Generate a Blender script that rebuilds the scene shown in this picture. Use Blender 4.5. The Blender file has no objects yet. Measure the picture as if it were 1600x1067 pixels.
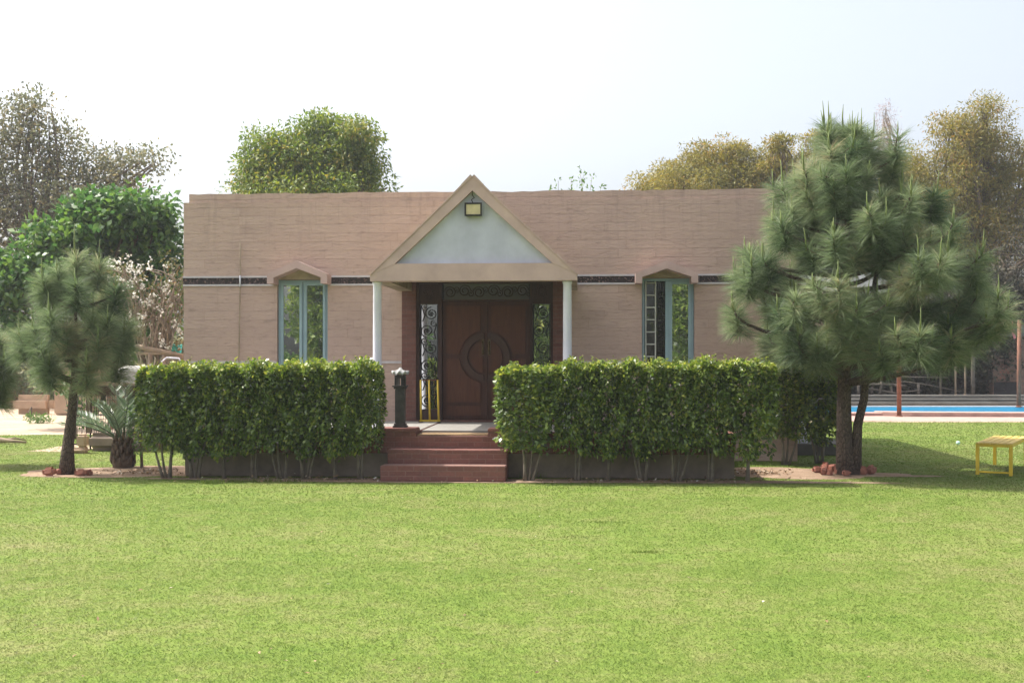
import bpy, bmesh, math, random
import numpy as np
from mathutils import Vector, Matrix
R = math.radians
scene = bpy.context.scene
col = scene.collection
random.seed(7)
rng = np.random.default_rng(7)

# ------------------------------------------------------------------ camera
EYE, FPX = 1.645, 1800.0            # eye height (m); focal length in px of a 1600 px wide frame
HORI = 565.0
cd = bpy.data.cameras.new("Camera")
cam = bpy.data.objects.new("Camera", cd); col.objects.link(cam)
cam.location = (0, 0, EYE); cam.rotation_euler = (R(90), 0, 0)
cd.sensor_width = 36; cd.lens = 36 * FPX / 1600
cd.shift_y = (HORI - 533.5) / 1600
cd.clip_end = 3000; cd.clip_start = 0.1
scene.camera = cam

# ------------------------------------------------------------------ sky, sun, exposure
SUNV = Vector((-0.66, 0.21, 1.0)).normalized()
w = bpy.data.worlds.new("World"); scene.world = w; w.use_nodes = True
nt = w.node_tree
sky = nt.nodes.new("ShaderNodeTexSky"); sky.sky_type = 'NISHITA'; sky.sun_disc = False
sky.sun_elevation = math.asin(SUNV.z); sky.sun_rotation = math.atan2(SUNV.x, SUNV.y) % (2 * math.pi)
sky.air_density = 1.0; sky.dust_density = 7; sky.ozone_density = 1.5; sky.altitude = 100
bg = nt.nodes["Background"]; bg.inputs[1].default_value = 0.15
hs = nt.nodes.new("ShaderNodeHueSaturation"); hs.inputs['Saturation'].default_value = .5; hs.inputs['Value'].default_value = .80
nt.links.new(sky.outputs[0], hs.inputs['Color']); nt.links.new(hs.outputs[0], bg.inputs[0])
sd = bpy.data.lights.new("Sun", 'SUN'); sd.energy = 2.6; sd.angle = R(0.8); sd.color = (1, .955, .88)
sun = bpy.data.objects.new("Sun", sd); col.objects.link(sun)
sun.rotation_euler = SUNV.to_track_quat('Z', 'Y').to_euler(); sun.location = SUNV * 40
scene.view_settings.view_transform = 'Standard'; scene.view_settings.look = 'None'
scene.view_settings.gamma = 1; scene.view_settings.exposure = 1.5
scene.cycles.max_bounces = 8; scene.cycles.transparent_max_bounces = 8

# ------------------------------------------------------------------ helpers: tagging
def tag(o, label=None, cat=None, group=None, kind=None):
    if label: o['label'] = label
    if cat: o['category'] = cat
    if group: o['group'] = group
    if kind: o['kind'] = kind
    return o
def empty(name, loc, rz=0.0):
    o = bpy.data.objects.new(name, None); col.objects.link(o)
    o.location = loc; o.rotation_euler = (0, 0, rz); o.empty_display_size = .2
    return o
def copy_tree(o, parent=None):
    c = o.copy(); col.objects.link(c); c.parent = parent
    for ch in list(o.children): copy_tree(ch, c)
    return c
def at(px, D, z=0.0):               # ground point under image column px at depth D
    return Vector(((px - 800) / FPX * D, D, z))
def gy(py): return EYE * FPX / (py - HORI)      # depth of a ground point seen at row py
def zy(py, D): return EYE - (py - HORI) / FPX * D

# ------------------------------------------------------------------ helpers: materials
def newmat(name):
    m = bpy.data.materials.new(name); m.use_nodes = True
    n = m.node_tree; b = n.nodes["Principled BSDF"]
    return m, n, b
def N(n, t, **kw):
    x = n.nodes.new(t)
    for k, v in kw.items(): setattr(x, k, v)
    return x
def ramp(n, fac, stops):
    r = N(n, "ShaderNodeValToRGB")
    e = r.color_ramp.elements
    while len(e) < len(stops): e.new(.5)
    for i, (p, c) in enumerate(stops):
        e[i].position = p; e[i].color = (*c, 1) if len(c) == 3 else c
    n.links.new(fac, r.inputs[0]); return r.outputs[0]
def noise(n, vec, scale, detail=4, rough=.55, dist=0):
    t = N(n, "ShaderNodeTexNoise"); t.inputs['Scale'].default_value = scale
    t.inputs['Detail'].default_value = detail; t.inputs['Roughness'].default_value = rough
    t.inputs['Distortion'].default_value = dist
    if vec is not None: n.links.new(vec, t.inputs['Vector'])
    return t.outputs['Fac']
def coords(n, sc=(1, 1, 1), loc=(0, 0, 0), which='Object'):
    tc = N(n, "ShaderNodeTexCoord"); mp = N(n, "ShaderNodeMapping")
    mp.inputs['Scale'].default_value = sc; mp.inputs['Location'].default_value = loc
    n.links.new(tc.outputs[which], mp.inputs[0]); return mp.outputs[0]
def mix(n, fac, a, b, mode='MIX'):
    m = N(n, "ShaderNodeMix", data_type='RGBA', blend_type=mode)
    for s, v in ((0, fac), (6, a), (7, b)):
        if hasattr(v, 'is_output') or hasattr(v, 'node'): n.links.new(v, m.inputs[s])
        elif s == 0: m.inputs[0].default_value = v
        else: m.inputs[s].default_value = (*v, 1)
    return m.outputs[2]
def math_(n, op, a, b=None, clamp=False):
    m = N(n, "ShaderNodeMath", operation=op, use_clamp=clamp)
    for i, v in enumerate((a, b)):
        if v is None: continue
        if hasattr(v, 'node'): n.links.new(v, m.inputs[i])
        else: m.inputs[i].default_value = v
    return m.outputs[0]
def bump(n, b, h, strength=.5, dist=.01):
    x = N(n, "ShaderNodeBump"); x.inputs['Strength'].default_value = strength
    x.inputs['Distance'].default_value = dist
    n.links.new(h, x.inputs['Height']); n.links.new(x.outputs[0], b.inputs['Normal'])
def plain(name, c, rough=.6, metal=0, var=.18, scale=9, bmp=.15, spec=.4):
    m, n, b = newmat(name)
    v = coords(n); f = noise(n, v, scale, 5, .6)
    lo = tuple(x * (1 - var) for x in c); hi = tuple(min(1, x * (1 + var)) for x in c)
    n.links.new(ramp(n, f, [(.3, lo), (.7, hi)]), b.inputs['Base Color'])
    b.inputs['Roughness'].default_value = rough; b.inputs['Metallic'].default_value = metal
    b.inputs['Specular IOR Level'].default_value = spec
    if bmp: bump(n, b, noise(n, v, scale * 5, 3), bmp, .004)
    return m
def leafmat(name, stops, rough=.5, trans=.3, spec=.35, tcol=None):
    m, n, b = newmat(name)
    a = N(n, "ShaderNodeAttribute", attribute_name="tint")
    c = ramp(n, a.outputs['Fac'], stops)
    n.links.new(c, b.inputs['Base Color'])
    b.inputs['Roughness'].default_value = rough; b.inputs['Specular IOR Level'].default_value = spec
    t = N(n, "ShaderNodeBsdfTranslucent")
    hs = N(n, "ShaderNodeHueSaturation"); hs.inputs['Saturation'].default_value = 1.15; hs.inputs['Value'].default_value = 1.3
    n.links.new(c, hs.inputs['Color']); n.links.new(hs.outputs[0], t.inputs[0])
    ms = N(n, "ShaderNodeMixShader"); ms.inputs[0].default_value = trans
    n.links.new(b.outputs[0], ms.inputs[1]); n.links.new(t.outputs[0], ms.inputs[2])
    n.links.new(ms.outputs[0], n.nodes["Material Output"].inputs[0])
    return m
def brickmat(name, c1, c2, mortar, bw=.23, bh=.075, ms=.008, axes='XZ', rough=.85, grime=.5):
    m, n, b = newmat(name)
    tc = N(n, "ShaderNodeTexCoord"); sx = N(n, "ShaderNodeSeparateXYZ"); n.links.new(tc.outputs['Object'], sx.inputs[0])
    cb = N(n, "ShaderNodeCombineXYZ")
    n.links.new(math_(n, 'ADD', sx.outputs[0], sx.outputs[1]), cb.inputs[0]); n.links.new(sx.outputs[2], cb.inputs[1])
    br = N(n, "ShaderNodeTexBrick"); n.links.new(cb.outputs[0], br.inputs['Vector'])
    br.inputs['Scale'].default_value = 1; br.inputs['Brick Width'].default_value = bw; br.inputs['Row Height'].default_value = bh
    br.inputs['Mortar Size'].default_value = ms; br.inputs['Mortar Smooth'].default_value = .3
    br.inputs['Color1'].default_value = (*c1, 1); br.inputs['Color2'].default_value = (*c2, 1); br.inputs['Mortar'].default_value = (*mortar, 1)
    g = noise(n, tc.outputs['Object'], 4, 6, .65)
    c = mix(n, ramp(n, g, [(.42, (0, 0, 0)), (.75, (grime,) * 3)]), br.outputs['Color'], tuple(x * .45 for x in mortar))
    c = mix(n, .5, c, ramp(n, noise(n, tc.outputs['Object'], 30, 3), [(.3, (.75,) * 3), (.7, (1.15,) * 3)]), 'MULTIPLY')
    n.links.new(c, b.inputs['Base Color']); b.inputs['Roughness'].default_value = rough
    h = math_(n, 'ADD', math_(n, 'MULTIPLY', br.outputs['Fac'], -1), math_(n, 'MULTIPLY', noise(n, tc.outputs['Object'], 40, 4), .5))
    bump(n, b, h, .7, .008)
    return m

# ------------------------------------------------------------------ helpers: geometry
def np_mesh(name, V, F, mat, parent=None, tint=None, smooth=False):
    """V (n,3); F list of int arrays (m,k)."""
    me = bpy.data.meshes.new(name)
    V = np.asarray(V, np.float32)
    me.vertices.add(len(V)); me.vertices.foreach_set('co', V.ravel())
    if not isinstance(F, list): F = [F]
    idx = np.concatenate([f.ravel() for f in F]).astype(np.int32)
    tot = np.concatenate([np.full(len(f), f.shape[1]) for f in F]).astype(np.int32)
    st = np.concatenate([[0], np.cumsum(tot)[:-1]]).astype(np.int32)
    me.loops.add(len(idx)); me.loops.foreach_set('vertex_index', idx)
    me.polygons.add(len(tot)); me.polygons.foreach_set('loop_start', st); me.polygons.foreach_set('loop_total', tot)
    if smooth: me.polygons.foreach_set('use_smooth', np.ones(len(tot), bool))
    if tint is not None:
        a = me.attributes.new('tint', 'FLOAT', 'FACE'); a.data.foreach_set('value', np.asarray(tint, np.float32))
    me.update(calc_edges=True)
    me.materials.append(mat)
    o = bpy.data.objects.new(name, me); col.objects.link(o); o.parent = parent
    return o
class MB:
    def __init__(s): s.v = []; s.f = []; s.sm = []
    def add(s, vs, fs, smooth=False):
        k = len(s.v); s.v += [tuple(x) for x in vs]
        for f in fs: s.f.append([i + k for i in f]); s.sm.append(smooth)
        return s
    def box(s, x0, x1, y0, y1, z0, z1, M=None):
        vs = [Vector((x, y, z)) for z in (z0, z1) for y in (y0, y1) for x in (x0, x1)]
        if M is not None: vs = [M @ q for q in vs]
        return s.add(vs, [(0, 2, 3, 1), (4, 5, 7, 6), (0, 1, 5, 4), (2, 6, 7, 3), (0, 4, 6, 2), (1, 3, 7, 5)])
    def prism(s, poly, y0, y1):      # polygon in (x,z), extruded along y
        n = len(poly)
        vs = [(x, y0, z) for x, z in poly] + [(x, y1, z) for x, z in poly]
        fs = [tuple(range(n)), tuple(range(2 * n - 1, n - 1, -1))]
        fs += [((i + 1) % n, i, n + i, n + (i + 1) % n) for i in range(n)]
        return s.add(vs, fs)
    def slab(s, poly, z0, z1):       # polygon in (x,y), extruded along z
        n = len(poly)
        vs = [(x, y, z0) for x, y in poly] + [(x, y, z1) for x, y in poly]
        fs = [tuple(range(n - 1, -1, -1)), tuple(range(n, 2 * n))]
        fs += [(i, (i + 1) % n, n + (i + 1) % n, n + i) for i in range(n)]
        return s.add(vs, fs)
    def tube(s, pts, rad, n=8, caps=True):
        pts = [Vector(p) for p in pts]
        if not hasattr(rad, '__len__'): rad = [rad] * len(pts)
        up = Vector((.31, .17, .94)); ring0 = len(s.v); vs = []
        nrm = None
        for i, p in enumerate(pts):
            t = (pts[min(i + 1, len(pts) - 1)] - pts[max(i - 1, 0)])
            if t.length < 1e-9: t = Vector((0, 0, 1))
            t.normalize()
            if nrm is None: nrm = t.cross(up); nrm = nrm if nrm.length > .05 else t.cross(Vector((1, 0, 0)))
            nrm = (nrm - t * nrm.dot(t)); nrm.normalize(); b = t.cross(nrm)
            for k in range(n):
                a = 2 * math.pi * k / n
                vs.append(p + (nrm * math.cos(a) + b * math.sin(a)) * rad[i])
        fs = []
        for i in range(len(pts) - 1):
            for k in range(n):
                a, b_ = i * n + k, i * n + (k + 1) % n
                fs.append((a, b_, b_ + n, a + n))
        if caps: fs += [tuple(range(n - 1, -1, -1)), tuple(range((len(pts) - 1) * n, len(pts) * n))]
        return s.add(vs, fs, True)
    def lathe(s, prof, n=24, c=(0, 0, 0), rot=0):
        vs = []; fs = []
        for r, z in prof:
            for k in range(n):
                a = 2 * math.pi * k / n + rot
                vs.append((c[0] + r * math.cos(a), c[1] + r * math.sin(a), c[2] + z))
        for i in range(len(prof) - 1):
            for k in range(n):
                a, b_ = i * n + k, i * n + (k + 1) % n
                fs.append((a, b_, b_ + n, a + n))
        fs += [tuple(range(n - 1, -1, -1)), tuple(range((len(prof) - 1) * n, len(prof) * n))]
        return s.add(vs, fs, n > 8)
    def build(s, name, mat, parent=None, bevel=0, seg=2):
        me = bpy.data.meshes.new(name); me.from_pydata(s.v, [], s.f)
        me.polygons.foreach_set('use_smooth', s.sm); me.update()
        bm = bmesh.new(); bm.from_mesh(me)
        bmesh.ops.recalc_face_normals(bm, faces=bm.faces)
        if bevel:
            ed = [e for e in bm.edges if len(e.link_faces) == 2 and e.calc_face_angle(0) > .6]
            bmesh.ops.bevel(bm, geom=ed, offset=bevel, segments=seg, affect='EDGES', clamp_overlap=True)
        bm.to_mesh(me); bm.free()
        me.materials.append(mat)
        o = bpy.data.objects.new(name, me); col.objects.link(o); o.parent = parent
        return o
def unit(a): return a / np.maximum(np.linalg.norm(a, axis=-1, keepdims=True), 1e-9)
def leaf_quads(P, D, L, W, up=None, fold=.0):
    """diamond leaves: base P, direction D, length L, width W -> verts, faces"""
    n = len(P); D = unit(D)
    r = rng.normal(size=(n, 3)) * .6
    if up is not None: r = r + up
    S = unit(np.cross(D, r)); Nn = np.cross(S, D)
    L = np.broadcast_to(L, (n,))[:, None]; W = np.broadcast_to(W, (n,))[:, None]
    m = P + D * L * .45 + Nn * L * fold
    V = np.stack([P, m + S * W * .5, P + D * L, m - S * W * .5], 1).reshape(-1, 3)
    F = np.arange(n * 4).reshape(n, 4)
    return V, F
def in_ball(n):
    v = unit(rng.normal(size=(n, 3))); return v * rng.random((n, 1)) ** (1 / 3)

# ------------------------------------------------------------------ materials
def grass_ramp(n, pos):
    f1 = noise(n, pos, .35, 5, .6); f2 = noise(n, pos, 2.2, 5, .65); f3 = noise(n, pos, 11, 3, .6)
    f = math_(n, 'ADD', math_(n, 'MULTIPLY', f1, .40), math_(n, 'ADD', math_(n, 'MULTIPLY', f2, .38), math_(n, 'MULTIPLY', f3, .22)))
    return f
m_lawn, n, b = newmat("lawn_soil_turf")
g = N(n, "ShaderNodeNewGeometry")
f = grass_ramp(n, g.outputs['Position'])
c = ramp(n, f, [(.34, (.09, .15, .022)), (.48, (.13, .18, .036)), (.66, (.20, .195, .08))])
f4 = noise(n, g.outputs['Position'], 75, 3, .7)
c = mix(n, .75, c, ramp(n, f4, [(.3, (.62, .66, .55)), (.7, (1.25, 1.2, 1.3))]), 'MULTIPLY')
n.links.new(c, b.inputs['Base Color']); b.inputs['Roughness'].default_value = .9; b.inputs['Specular IOR Level'].default_value = .1
bump(n, b, f4, .5, .015)

m_blade, n, b = newmat("grass_blade")
g = N(n, "ShaderNodeNewGeometry")
f = grass_ramp(n, g.outputs['Position'])
a = N(n, "ShaderNodeAttribute", attribute_name="tint")
f = math_(n, 'ADD', f, math_(n, 'MULTIPLY', math_(n, 'SUBTRACT', a.outputs['Fac'], .5), .12))
c = ramp(n, f, [(.34, (.072, .128, .018)), (.45, (.110, .165, .027)), (.56, (.146, .180, .042)), (.72, (.22, .20, .10))])
n.links.new(c, b.inputs['Base Color']); b.inputs['Roughness'].default_value = .55; b.inputs['Specular IOR Level'].default_value = .25
t = N(n, "ShaderNodeBsdfTranslucent"); n.links.new(c, t.inputs[0])
ms = N(n, "ShaderNodeMixShader"); ms.inputs[0].default_value = .5
n.links.new(b.outputs[0], ms.inputs[1]); n.links.new(t.outputs[0], ms.inputs[2]); n.links.new(ms.outputs[0], n.nodes["Material Output"].inputs[0])

def soilmat(name, lo, hi, sc=3):
    m, n, b = newmat(name); g = N(n, "ShaderNodeNewGeometry")
    f = noise(n, g.outputs['Position'], sc, 8, .65); f2 = noise(n, g.outputs['Position'], sc * 14, 4, .7)
    c = ramp(n, f, [(.3, lo), (.7, hi)])
    c = mix(n, .7, c, ramp(n, f2, [(.3, (.6,) * 3), (.7, (1.2,) * 3)]), 'MULTIPLY')
    n.links.new(c, b.inputs['Base Color']); b.inputs['Roughness'].default_value = .95; b.inputs['Specular IOR Level'].default_value = .1
    bump(n, b, math_(n, 'ADD', f, f2), .8, .03); return m
m_dust = soilmat("dusty_ground", (.36, .27, .19), (.50, .39, .29), .8)
m_soil = soilmat("bare_soil", (.25, .17, .11), (.40, .29, .21), 3)

# painted split-stone cladding
m_stone, n, b = newmat("painted_split_stone")
tc = N(n, "ShaderNodeTexCoord"); sx = N(n, "ShaderNodeSeparateXYZ"); n.links.new(tc.outputs['Object'], sx.inputs[0])
cb = N(n, "ShaderNodeCombineXYZ"); n.links.new(math_(n, 'ADD', sx.outputs[0], sx.outputs[1]), cb.inputs[0]); n.links.new(sx.outputs[2], cb.inputs[1])
wob = noise(n, tc.outputs['Object'], 2.5, 3)
br = N(n, "ShaderNodeTexBrick"); br.inputs['Scale'].default_value = 1; br.offset = .37; br.squash = 1.6; br.squash_frequency = 3
br.inputs['Brick Width'].default_value = .62; br.inputs['Row Height'].default_value = .147; br.inputs['Mortar Size'].default_value = .005; br.inputs['Mortar Smooth'].default_value = .8
vm = N(n, "ShaderNodeVectorMath", operation='ADD'); n.links.new(cb.outputs[0], vm.inputs[0])
cw = N(n, "ShaderNodeCombineXYZ"); n.links.new(math_(n, 'MULTIPLY', math_(n, 'SUBTRACT', wob, .5), .035), cw.inputs[1]); n.links.new(cw.outputs[0], vm.inputs[1])
n.links.new(vm.outputs[0], br.inputs['Vector'])
br.inputs['Color1'].default_value = (.50, .372, .312, 1); br.inputs['Color2'].default_value = (.43, .312, .259, 1); br.inputs['Mortar'].default_value = (.38, .265, .215, 1)
mp = N(n, "ShaderNodeMapping"); mp.inputs['Scale'].default_value = (4, 4, 15); n.links.new(tc.outputs['Object'], mp.inputs[0])
st = noise(n, mp.outputs[0], 1.6, 6, .62, .6)
jm = ramp(n, noise(n, tc.outputs['Object'], 1.1, 4), [(.40, (.0,) * 3), (.66, (.9,) * 3)])   # joints show only in places
c = mix(n, jm, (.485, .354, .293), br.outputs['Color'])
c = mix(n, .8, c, ramp(n, st, [(.30, (.79, .77, .77)), (.46, (1.0, 1.0, 1.0)), (.72, (1.05, 1.05, 1.04))]), 'MULTIPLY')  # crevice shading painted into the colour where the relief is low
big = noise(n, tc.outputs['Object'], .7, 5, .6)
c = mix(n, .6, c, ramp(n, big, [(.3, (.88, .87, .88)), (.7, (1.05, 1.04, 1.02))]), 'MULTIPLY')
mp2 = N(n, "ShaderNodeMapping"); mp2.inputs['Scale'].default_value = (1.3, 1.3, 3.2); n.links.new(tc.outputs['Object'], mp2.inputs[0])
sp = noise(n, mp2.outputs[0], 1.9, 7, .7)
c = mix(n, ramp(n, sp, [(.58, (0,) * 3), (.73, (.5,) * 3)]), c, (.20, .15, .125))
mp3 = N(n, "ShaderNodeMapping"); mp3.inputs['Scale'].default_value = (7, 7, .5); n.links.new(tc.outputs['Object'], mp3.inputs[0])
run = ramp(n, noise(n, mp3.outputs[0], 1.2, 5, .7), [(.52, (0,) * 3), (.75, (.5,) * 3)])                  # rain runs from the roof edge
hi = ramp(n, math_(n, 'ADD', math_(n, 'MULTIPLY', sx.outputs[2], .5), -1.6), [(.0, (0,) * 3), (.6, (1,) * 3)])
c = mix(n, math_(n, 'MULTIPLY', run, hi), c, (.25, .19, .165))
n.links.new(c, b.inputs['Base Color']); b.inputs['Roughness'].default_value = .85; b.inputs['Specular IOR Level'].default_value = .2
h = math_(n, 'ADD', st, math_(n, 'MULTIPLY', br.outputs['Fac'], -.35)); bump(n, b, h, .75, .025)

m_plaster = plain("painted_plaster", (.475, .345, .308), .8, var=.12, scale=3, bmp=.2, spec=.2)
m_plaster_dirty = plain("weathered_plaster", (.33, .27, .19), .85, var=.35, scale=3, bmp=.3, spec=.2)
m_white = plain("white_paint", (.62, .615, .68), .6, var=.06, scale=3, bmp=.08)
m_whitestrip = plain("grey_white_strip", (.52, .48, .49), .7, var=.12, scale=6)
m_tymp = plain("white_plaster", (.475, .485, .57), .8, var=.13, scale=2.6, bmp=.25, spec=.2)
m_brick = brickmat("red_brick", (.22, .085, .066), (.16, .062, .05), (.22, .12, .095), .23, .072, .006)
m_brick_pier = brickmat("brick_pier", (.19, .08, .06), (.14, .055, .043), (.17, .10, .08), .22, .07, .006)
m_cement = plain("cement_render", (.23, .185, .15), .9, var=.3, scale=2.5, bmp=.3, spec=.1)
m_floor = plain("porch_floor", (.24, .23, .21), .8, var=.12, scale=2, bmp=.1, spec=.2)
m_mat = plain("coir_mat", (.30, .21, .12), .95, var=.35, scale=30, bmp=.6, spec=.05)
m_roofdark = plain("roof_felt", (.22, .2, .18), .95)
m_frame = plain("window_paint_teal", (.27, .38, .41), .5, var=.08, scale=4, bmp=.05)
m_iron = plain("wrought_iron", (.025, .022, .02), .55, metal=.3, var=.3, bmp=.1)
m_cream_iron = plain("pale_grille_paint", (.50, .50, .44), .5, bmp=.05)
m_brass = plain("brass", (.13, .09, .05), .35, metal=.8, bmp=0)
m_dark = plain("dark_interior", (.02, .018, .016), .9, bmp=0)
m_yellow = plain("yellow_paint", (.62, .43, .035), .45, var=.12, scale=7, bmp=.1)
m_yellow2 = plain("weathered_yellow_slats", (.64, .46, .12), .6, var=.2, scale=8, bmp=.2)
m_rubber = plain("black_rubber", (.02, .02, .02), .8, bmp=0)
m_lamp = plain("lantern_cast_stone", (.045, .042, .038), .6, var=.5, scale=11, bmp=.4)
m_lampcap = plain("lantern_cap_grey", (.28, .28, .27), .7, var=.3, scale=9, bmp=.3)
m_terra = plain("terracotta", (.29, .13, .095), .9, var=.25, scale=9, bmp=.4, spec=.1)
m_rust = plain("rusty_paint", (.17, .07, .04), .75, var=.3, scale=6, bmp=.2)
m_log = plain("weathered_log", (.28, .215, .155), .9, var=.3, scale=5, bmp=.4, spec=.1)
m_stick = plain("grey_stick", (.13, .11, .09), .9, var=.3, scale=5, bmp=.2, spec=.1)
m_mud = plain("mud_render", (.40, .295, .215), .95, var=.16, scale=2, bmp=.35, spec=.05)
m_oldbrick = brickmat("old_brick", (.27, .14, .09), (.20, .11, .075), (.24, .19, .15), .24, .08, .01, grime=.7)
m_grey = plain("grey_concrete", (.125, .118, .105), .9, var=.25, scale=2, bmp=.3, spec=.1)
m_pave = plain("pink_paving", (.36, .24, .205), .9, var=.15, scale=3, bmp=.2, spec=.1)
m_pool = plain("pool_paint_blue", (.10, .39, .54), .5, var=.06, scale=1.5, bmp=0)
m_navy = plain("navy_tile", (.01, .025, .20), .35, var=.3, scale=12, bmp=0)
m_bark = plain("tree_bark", (.13, .10, .075), .95, var=.35, scale=7, bmp=.8, spec=.1)
m_hedgebark = plain("hedge_stem_bark", (.17, .145, .115), .9, var=.3, scale=10, bmp=.5, spec=.1)
m_barkpale = plain("pale_bark", (.25, .21, .16), .9, var=.3, scale=10, bmp=.5, spec=.1)
m_tank = plain("grey_tank", (.34, .33, .31), .7, var=.15, scale=3)
m_teal = plain("teal_plastic", (.03, .30, .27), .5, bmp=0)
m_whitebox = plain("pale_paint_block", (.70, .70, .76), .8, var=.12, scale=3)
m_pink = plain("pink_cloth", (.5, .16, .18), .9, bmp=0)

m_pinebark, n, b = newmat("pine_bark")
v = coords(n, (20, 20, 6)); vo = N(n, "ShaderNodeTexVoronoi", feature='DISTANCE_TO_EDGE'); n.links.new(v, vo.inputs['Vector']); vo.inputs['Scale'].default_value = 2.2
f = noise(n, v, 3, 6, .7)
c = mix(n, ramp(n, vo.outputs['Distance'], [(0, (0,) * 3), (.18, (1,) * 3)]), (.06, .042, .032), ramp(n, f, [(.3, (.10, .07, .052)), (.7, (.19, .14, .105))]))
n.links.new(c, b.inputs['Base Color']); b.inputs['Roughness'].default_value = .95
bump(n, b, math_(n, 'ADD', math_(n, 'MINIMUM', vo.outputs['Distance'], .2), math_(n, 'MULTIPLY', f, .15)), 1, .12)

# frieze of dark relief
m_frieze, n, b = newmat("dark_relief_frieze")
tc = N(n, "ShaderNodeTexCoord"); vo = N(n, "ShaderNodeTexVoronoi", feature='DISTANCE_TO_EDGE'); n.links.new(tc.outputs['Object'], vo.inputs['Vector']); vo.inputs['Scale'].default_value = 17
wv = N(n, "ShaderNodeTexWave", wave_type='RINGS', rings_direction='SPHERICAL'); wv.inputs['Scale'].default_value = 5; wv.inputs['Distortion'].default_value = 9; wv.inputs['Detail Scale'].default_value = 4
n.links.new(tc.outputs['Object'], wv.inputs['Vector'])
f = math_(n, 'MULTIPLY', wv.outputs['Fac'], ramp(n, vo.outputs['Distance'], [(.0, (0,) * 3), (.2, (1,) * 3)]))
n.links.new(ramp(n, f, [(.2, (.02, .012, .010)), (.55, (.045, .025, .021)), (.9, (.19, .12, .10))]), b.inputs['Base Color'])
b.inputs['Roughness'].default_value = .7; bump(n, b, f, .9, .01)

# door timber
def woodmat(name, lo, hi, rough=.5):
    m, n, b = newmat(name); v = coords(n, (9, 9, .9))
    f = noise(n, v, 3.2, 7, .65, .8); f2 = noise(n, coords(n, (60, 60, 2)), 2, 3)
    c = ramp(n, f, [(.3, lo), (.7, hi)])
    c = mix(n, .5, c, ramp(n, f2, [(.3, (.75,) * 3), (.7, (1.15,) * 3)]), 'MULTIPLY')
    n.links.new(c, b.inputs['Base Color']); b.inputs['Roughness'].default_value = rough; b.inputs['Specular IOR Level'].default_value = .28
    bump(n, b, f2, .2, .003); return m
m_wood = woodmat("door_timber", (.048, .016, .010), (.085, .029, .016), .42)
m_woodpanel = woodmat("door_panel_timber", (.065, .021, .011), (.115, .039, .019), .42)
m_woodring = woodmat("ring_timber", (.055, .026, .018), (.085, .043, .030))
m_wooddark = woodmat("dark_frame_timber", (.035, .018, .014), (.065, .032, .024))

# reflective glazing
def glassmat(name, refl, base=(.015, .018, .018), tint=(.9, .95, .95)):
    m, n, b = newmat(name)
    b.inputs['Base Color'].default_value = (*base, 1); b.inputs['Roughness'].default_value = .15
    gl = N(n, "ShaderNodeBsdfGlossy"); gl.inputs['Color'].default_value = (*tint, 1); gl.inputs['Roughness'].default_value = .012
    bp = N(n, "ShaderNodeBump"); bp.inputs['Strength'].default_value = .05; bp.inputs['Distance'].default_value = .01
    n.links.new(noise(n, coords(n), 2.5, 2), bp.inputs['Height']); n.links.new(bp.outputs[0], gl.inputs['Normal'])
    ms = N(n, "ShaderNodeMixShader"); ms.inputs[0].default_value = refl
    n.links.new(b.outputs[0], ms.inputs[1]); n.links.new(gl.outputs[0], ms.inputs[2]); n.links.new(ms.outputs[0], n.nodes["Material Output"].inputs[0])
    return m
m_glass = glassmat("reflective_glass", .55)
m_glassdim = glassmat("frosted_transom_glass", .16, (.09, .11, .10))
m_lens = plain("floodlight_reflector", (.55, .47, .26), .35, metal=.3, var=.15, bmp=0)

G = (0, 0, 0)
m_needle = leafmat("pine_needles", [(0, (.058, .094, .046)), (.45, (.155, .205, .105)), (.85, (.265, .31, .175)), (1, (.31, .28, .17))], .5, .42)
m_candle = plain("pine_candle", (.14, .18, .05), .7, var=.3, scale=6)
m_hedge = leafmat("hedge_leaves", [(0, (.038, .055, .019)), (.4, (.10, .16, .033)), (.75, (.20, .265, .05)), (1, (.34, .35, .08))], .34, .36, .55)
m_bigleaf = leafmat("big_tree_leaves", [(0, (.04, .095, .035)), (.5, (.085, .165, .05)), (1, (.19, .28, .065))], .4, .35, .5)
m_house_tree = leafmat("yellow_green_leaves", [(0, (.055, .10, .024)), (.45, (.125, .18, .036)), (.8, (.235, .255, .048)), (1, (.33, .26, .06))], .5, .38)
m_sparse = leafmat("olive_leaves", [(0, (.085, .10, .06)), (.5, (.16, .17, .095)), (1, (.28, .22, .11))], .5, .35)
m_bamboo = leafmat("yellow_feathery_leaves", [(0, (.085, .09, .03)), (.45, (.20, .185, .05)), (.8, (.30, .24, .06)), (1, (.33, .19, .07))], .6, .35)
m_brownleaf = leafmat("dry_brown_leaves", [(0, (.022, .022, .014)), (.6, (.05, .046, .028)), (1, (.10, .08, .045))], .7, .15)
m_mauve = leafmat("mauve_twigs", [(0, (.26, .20, .19)), (1, (.36, .27, .25))], .8, .2)
m_blossom = leafmat("white_blossom", [(0, (.45, .42, .36)), (1, (.8, .8, .76))], .6, .3)
m_dullleaf = leafmat("dull_blossom_tree_leaves", [(0, (.06, .07, .03)), (.6, (.13, .13, .05)), (1, (.24, .13, .07))], .6, .25)
m_palm = leafmat("palm_leaflets", [(0, (.07, .11, .06)), (.6, (.13, .19, .11)), (1, (.24, .29, .19))], .35, .2, .6)
m_shoot = leafmat("young_shoot_leaves", [(0, (.07, .14, .04)), (1, (.15, .24, .06))], .5, .3)

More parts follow.
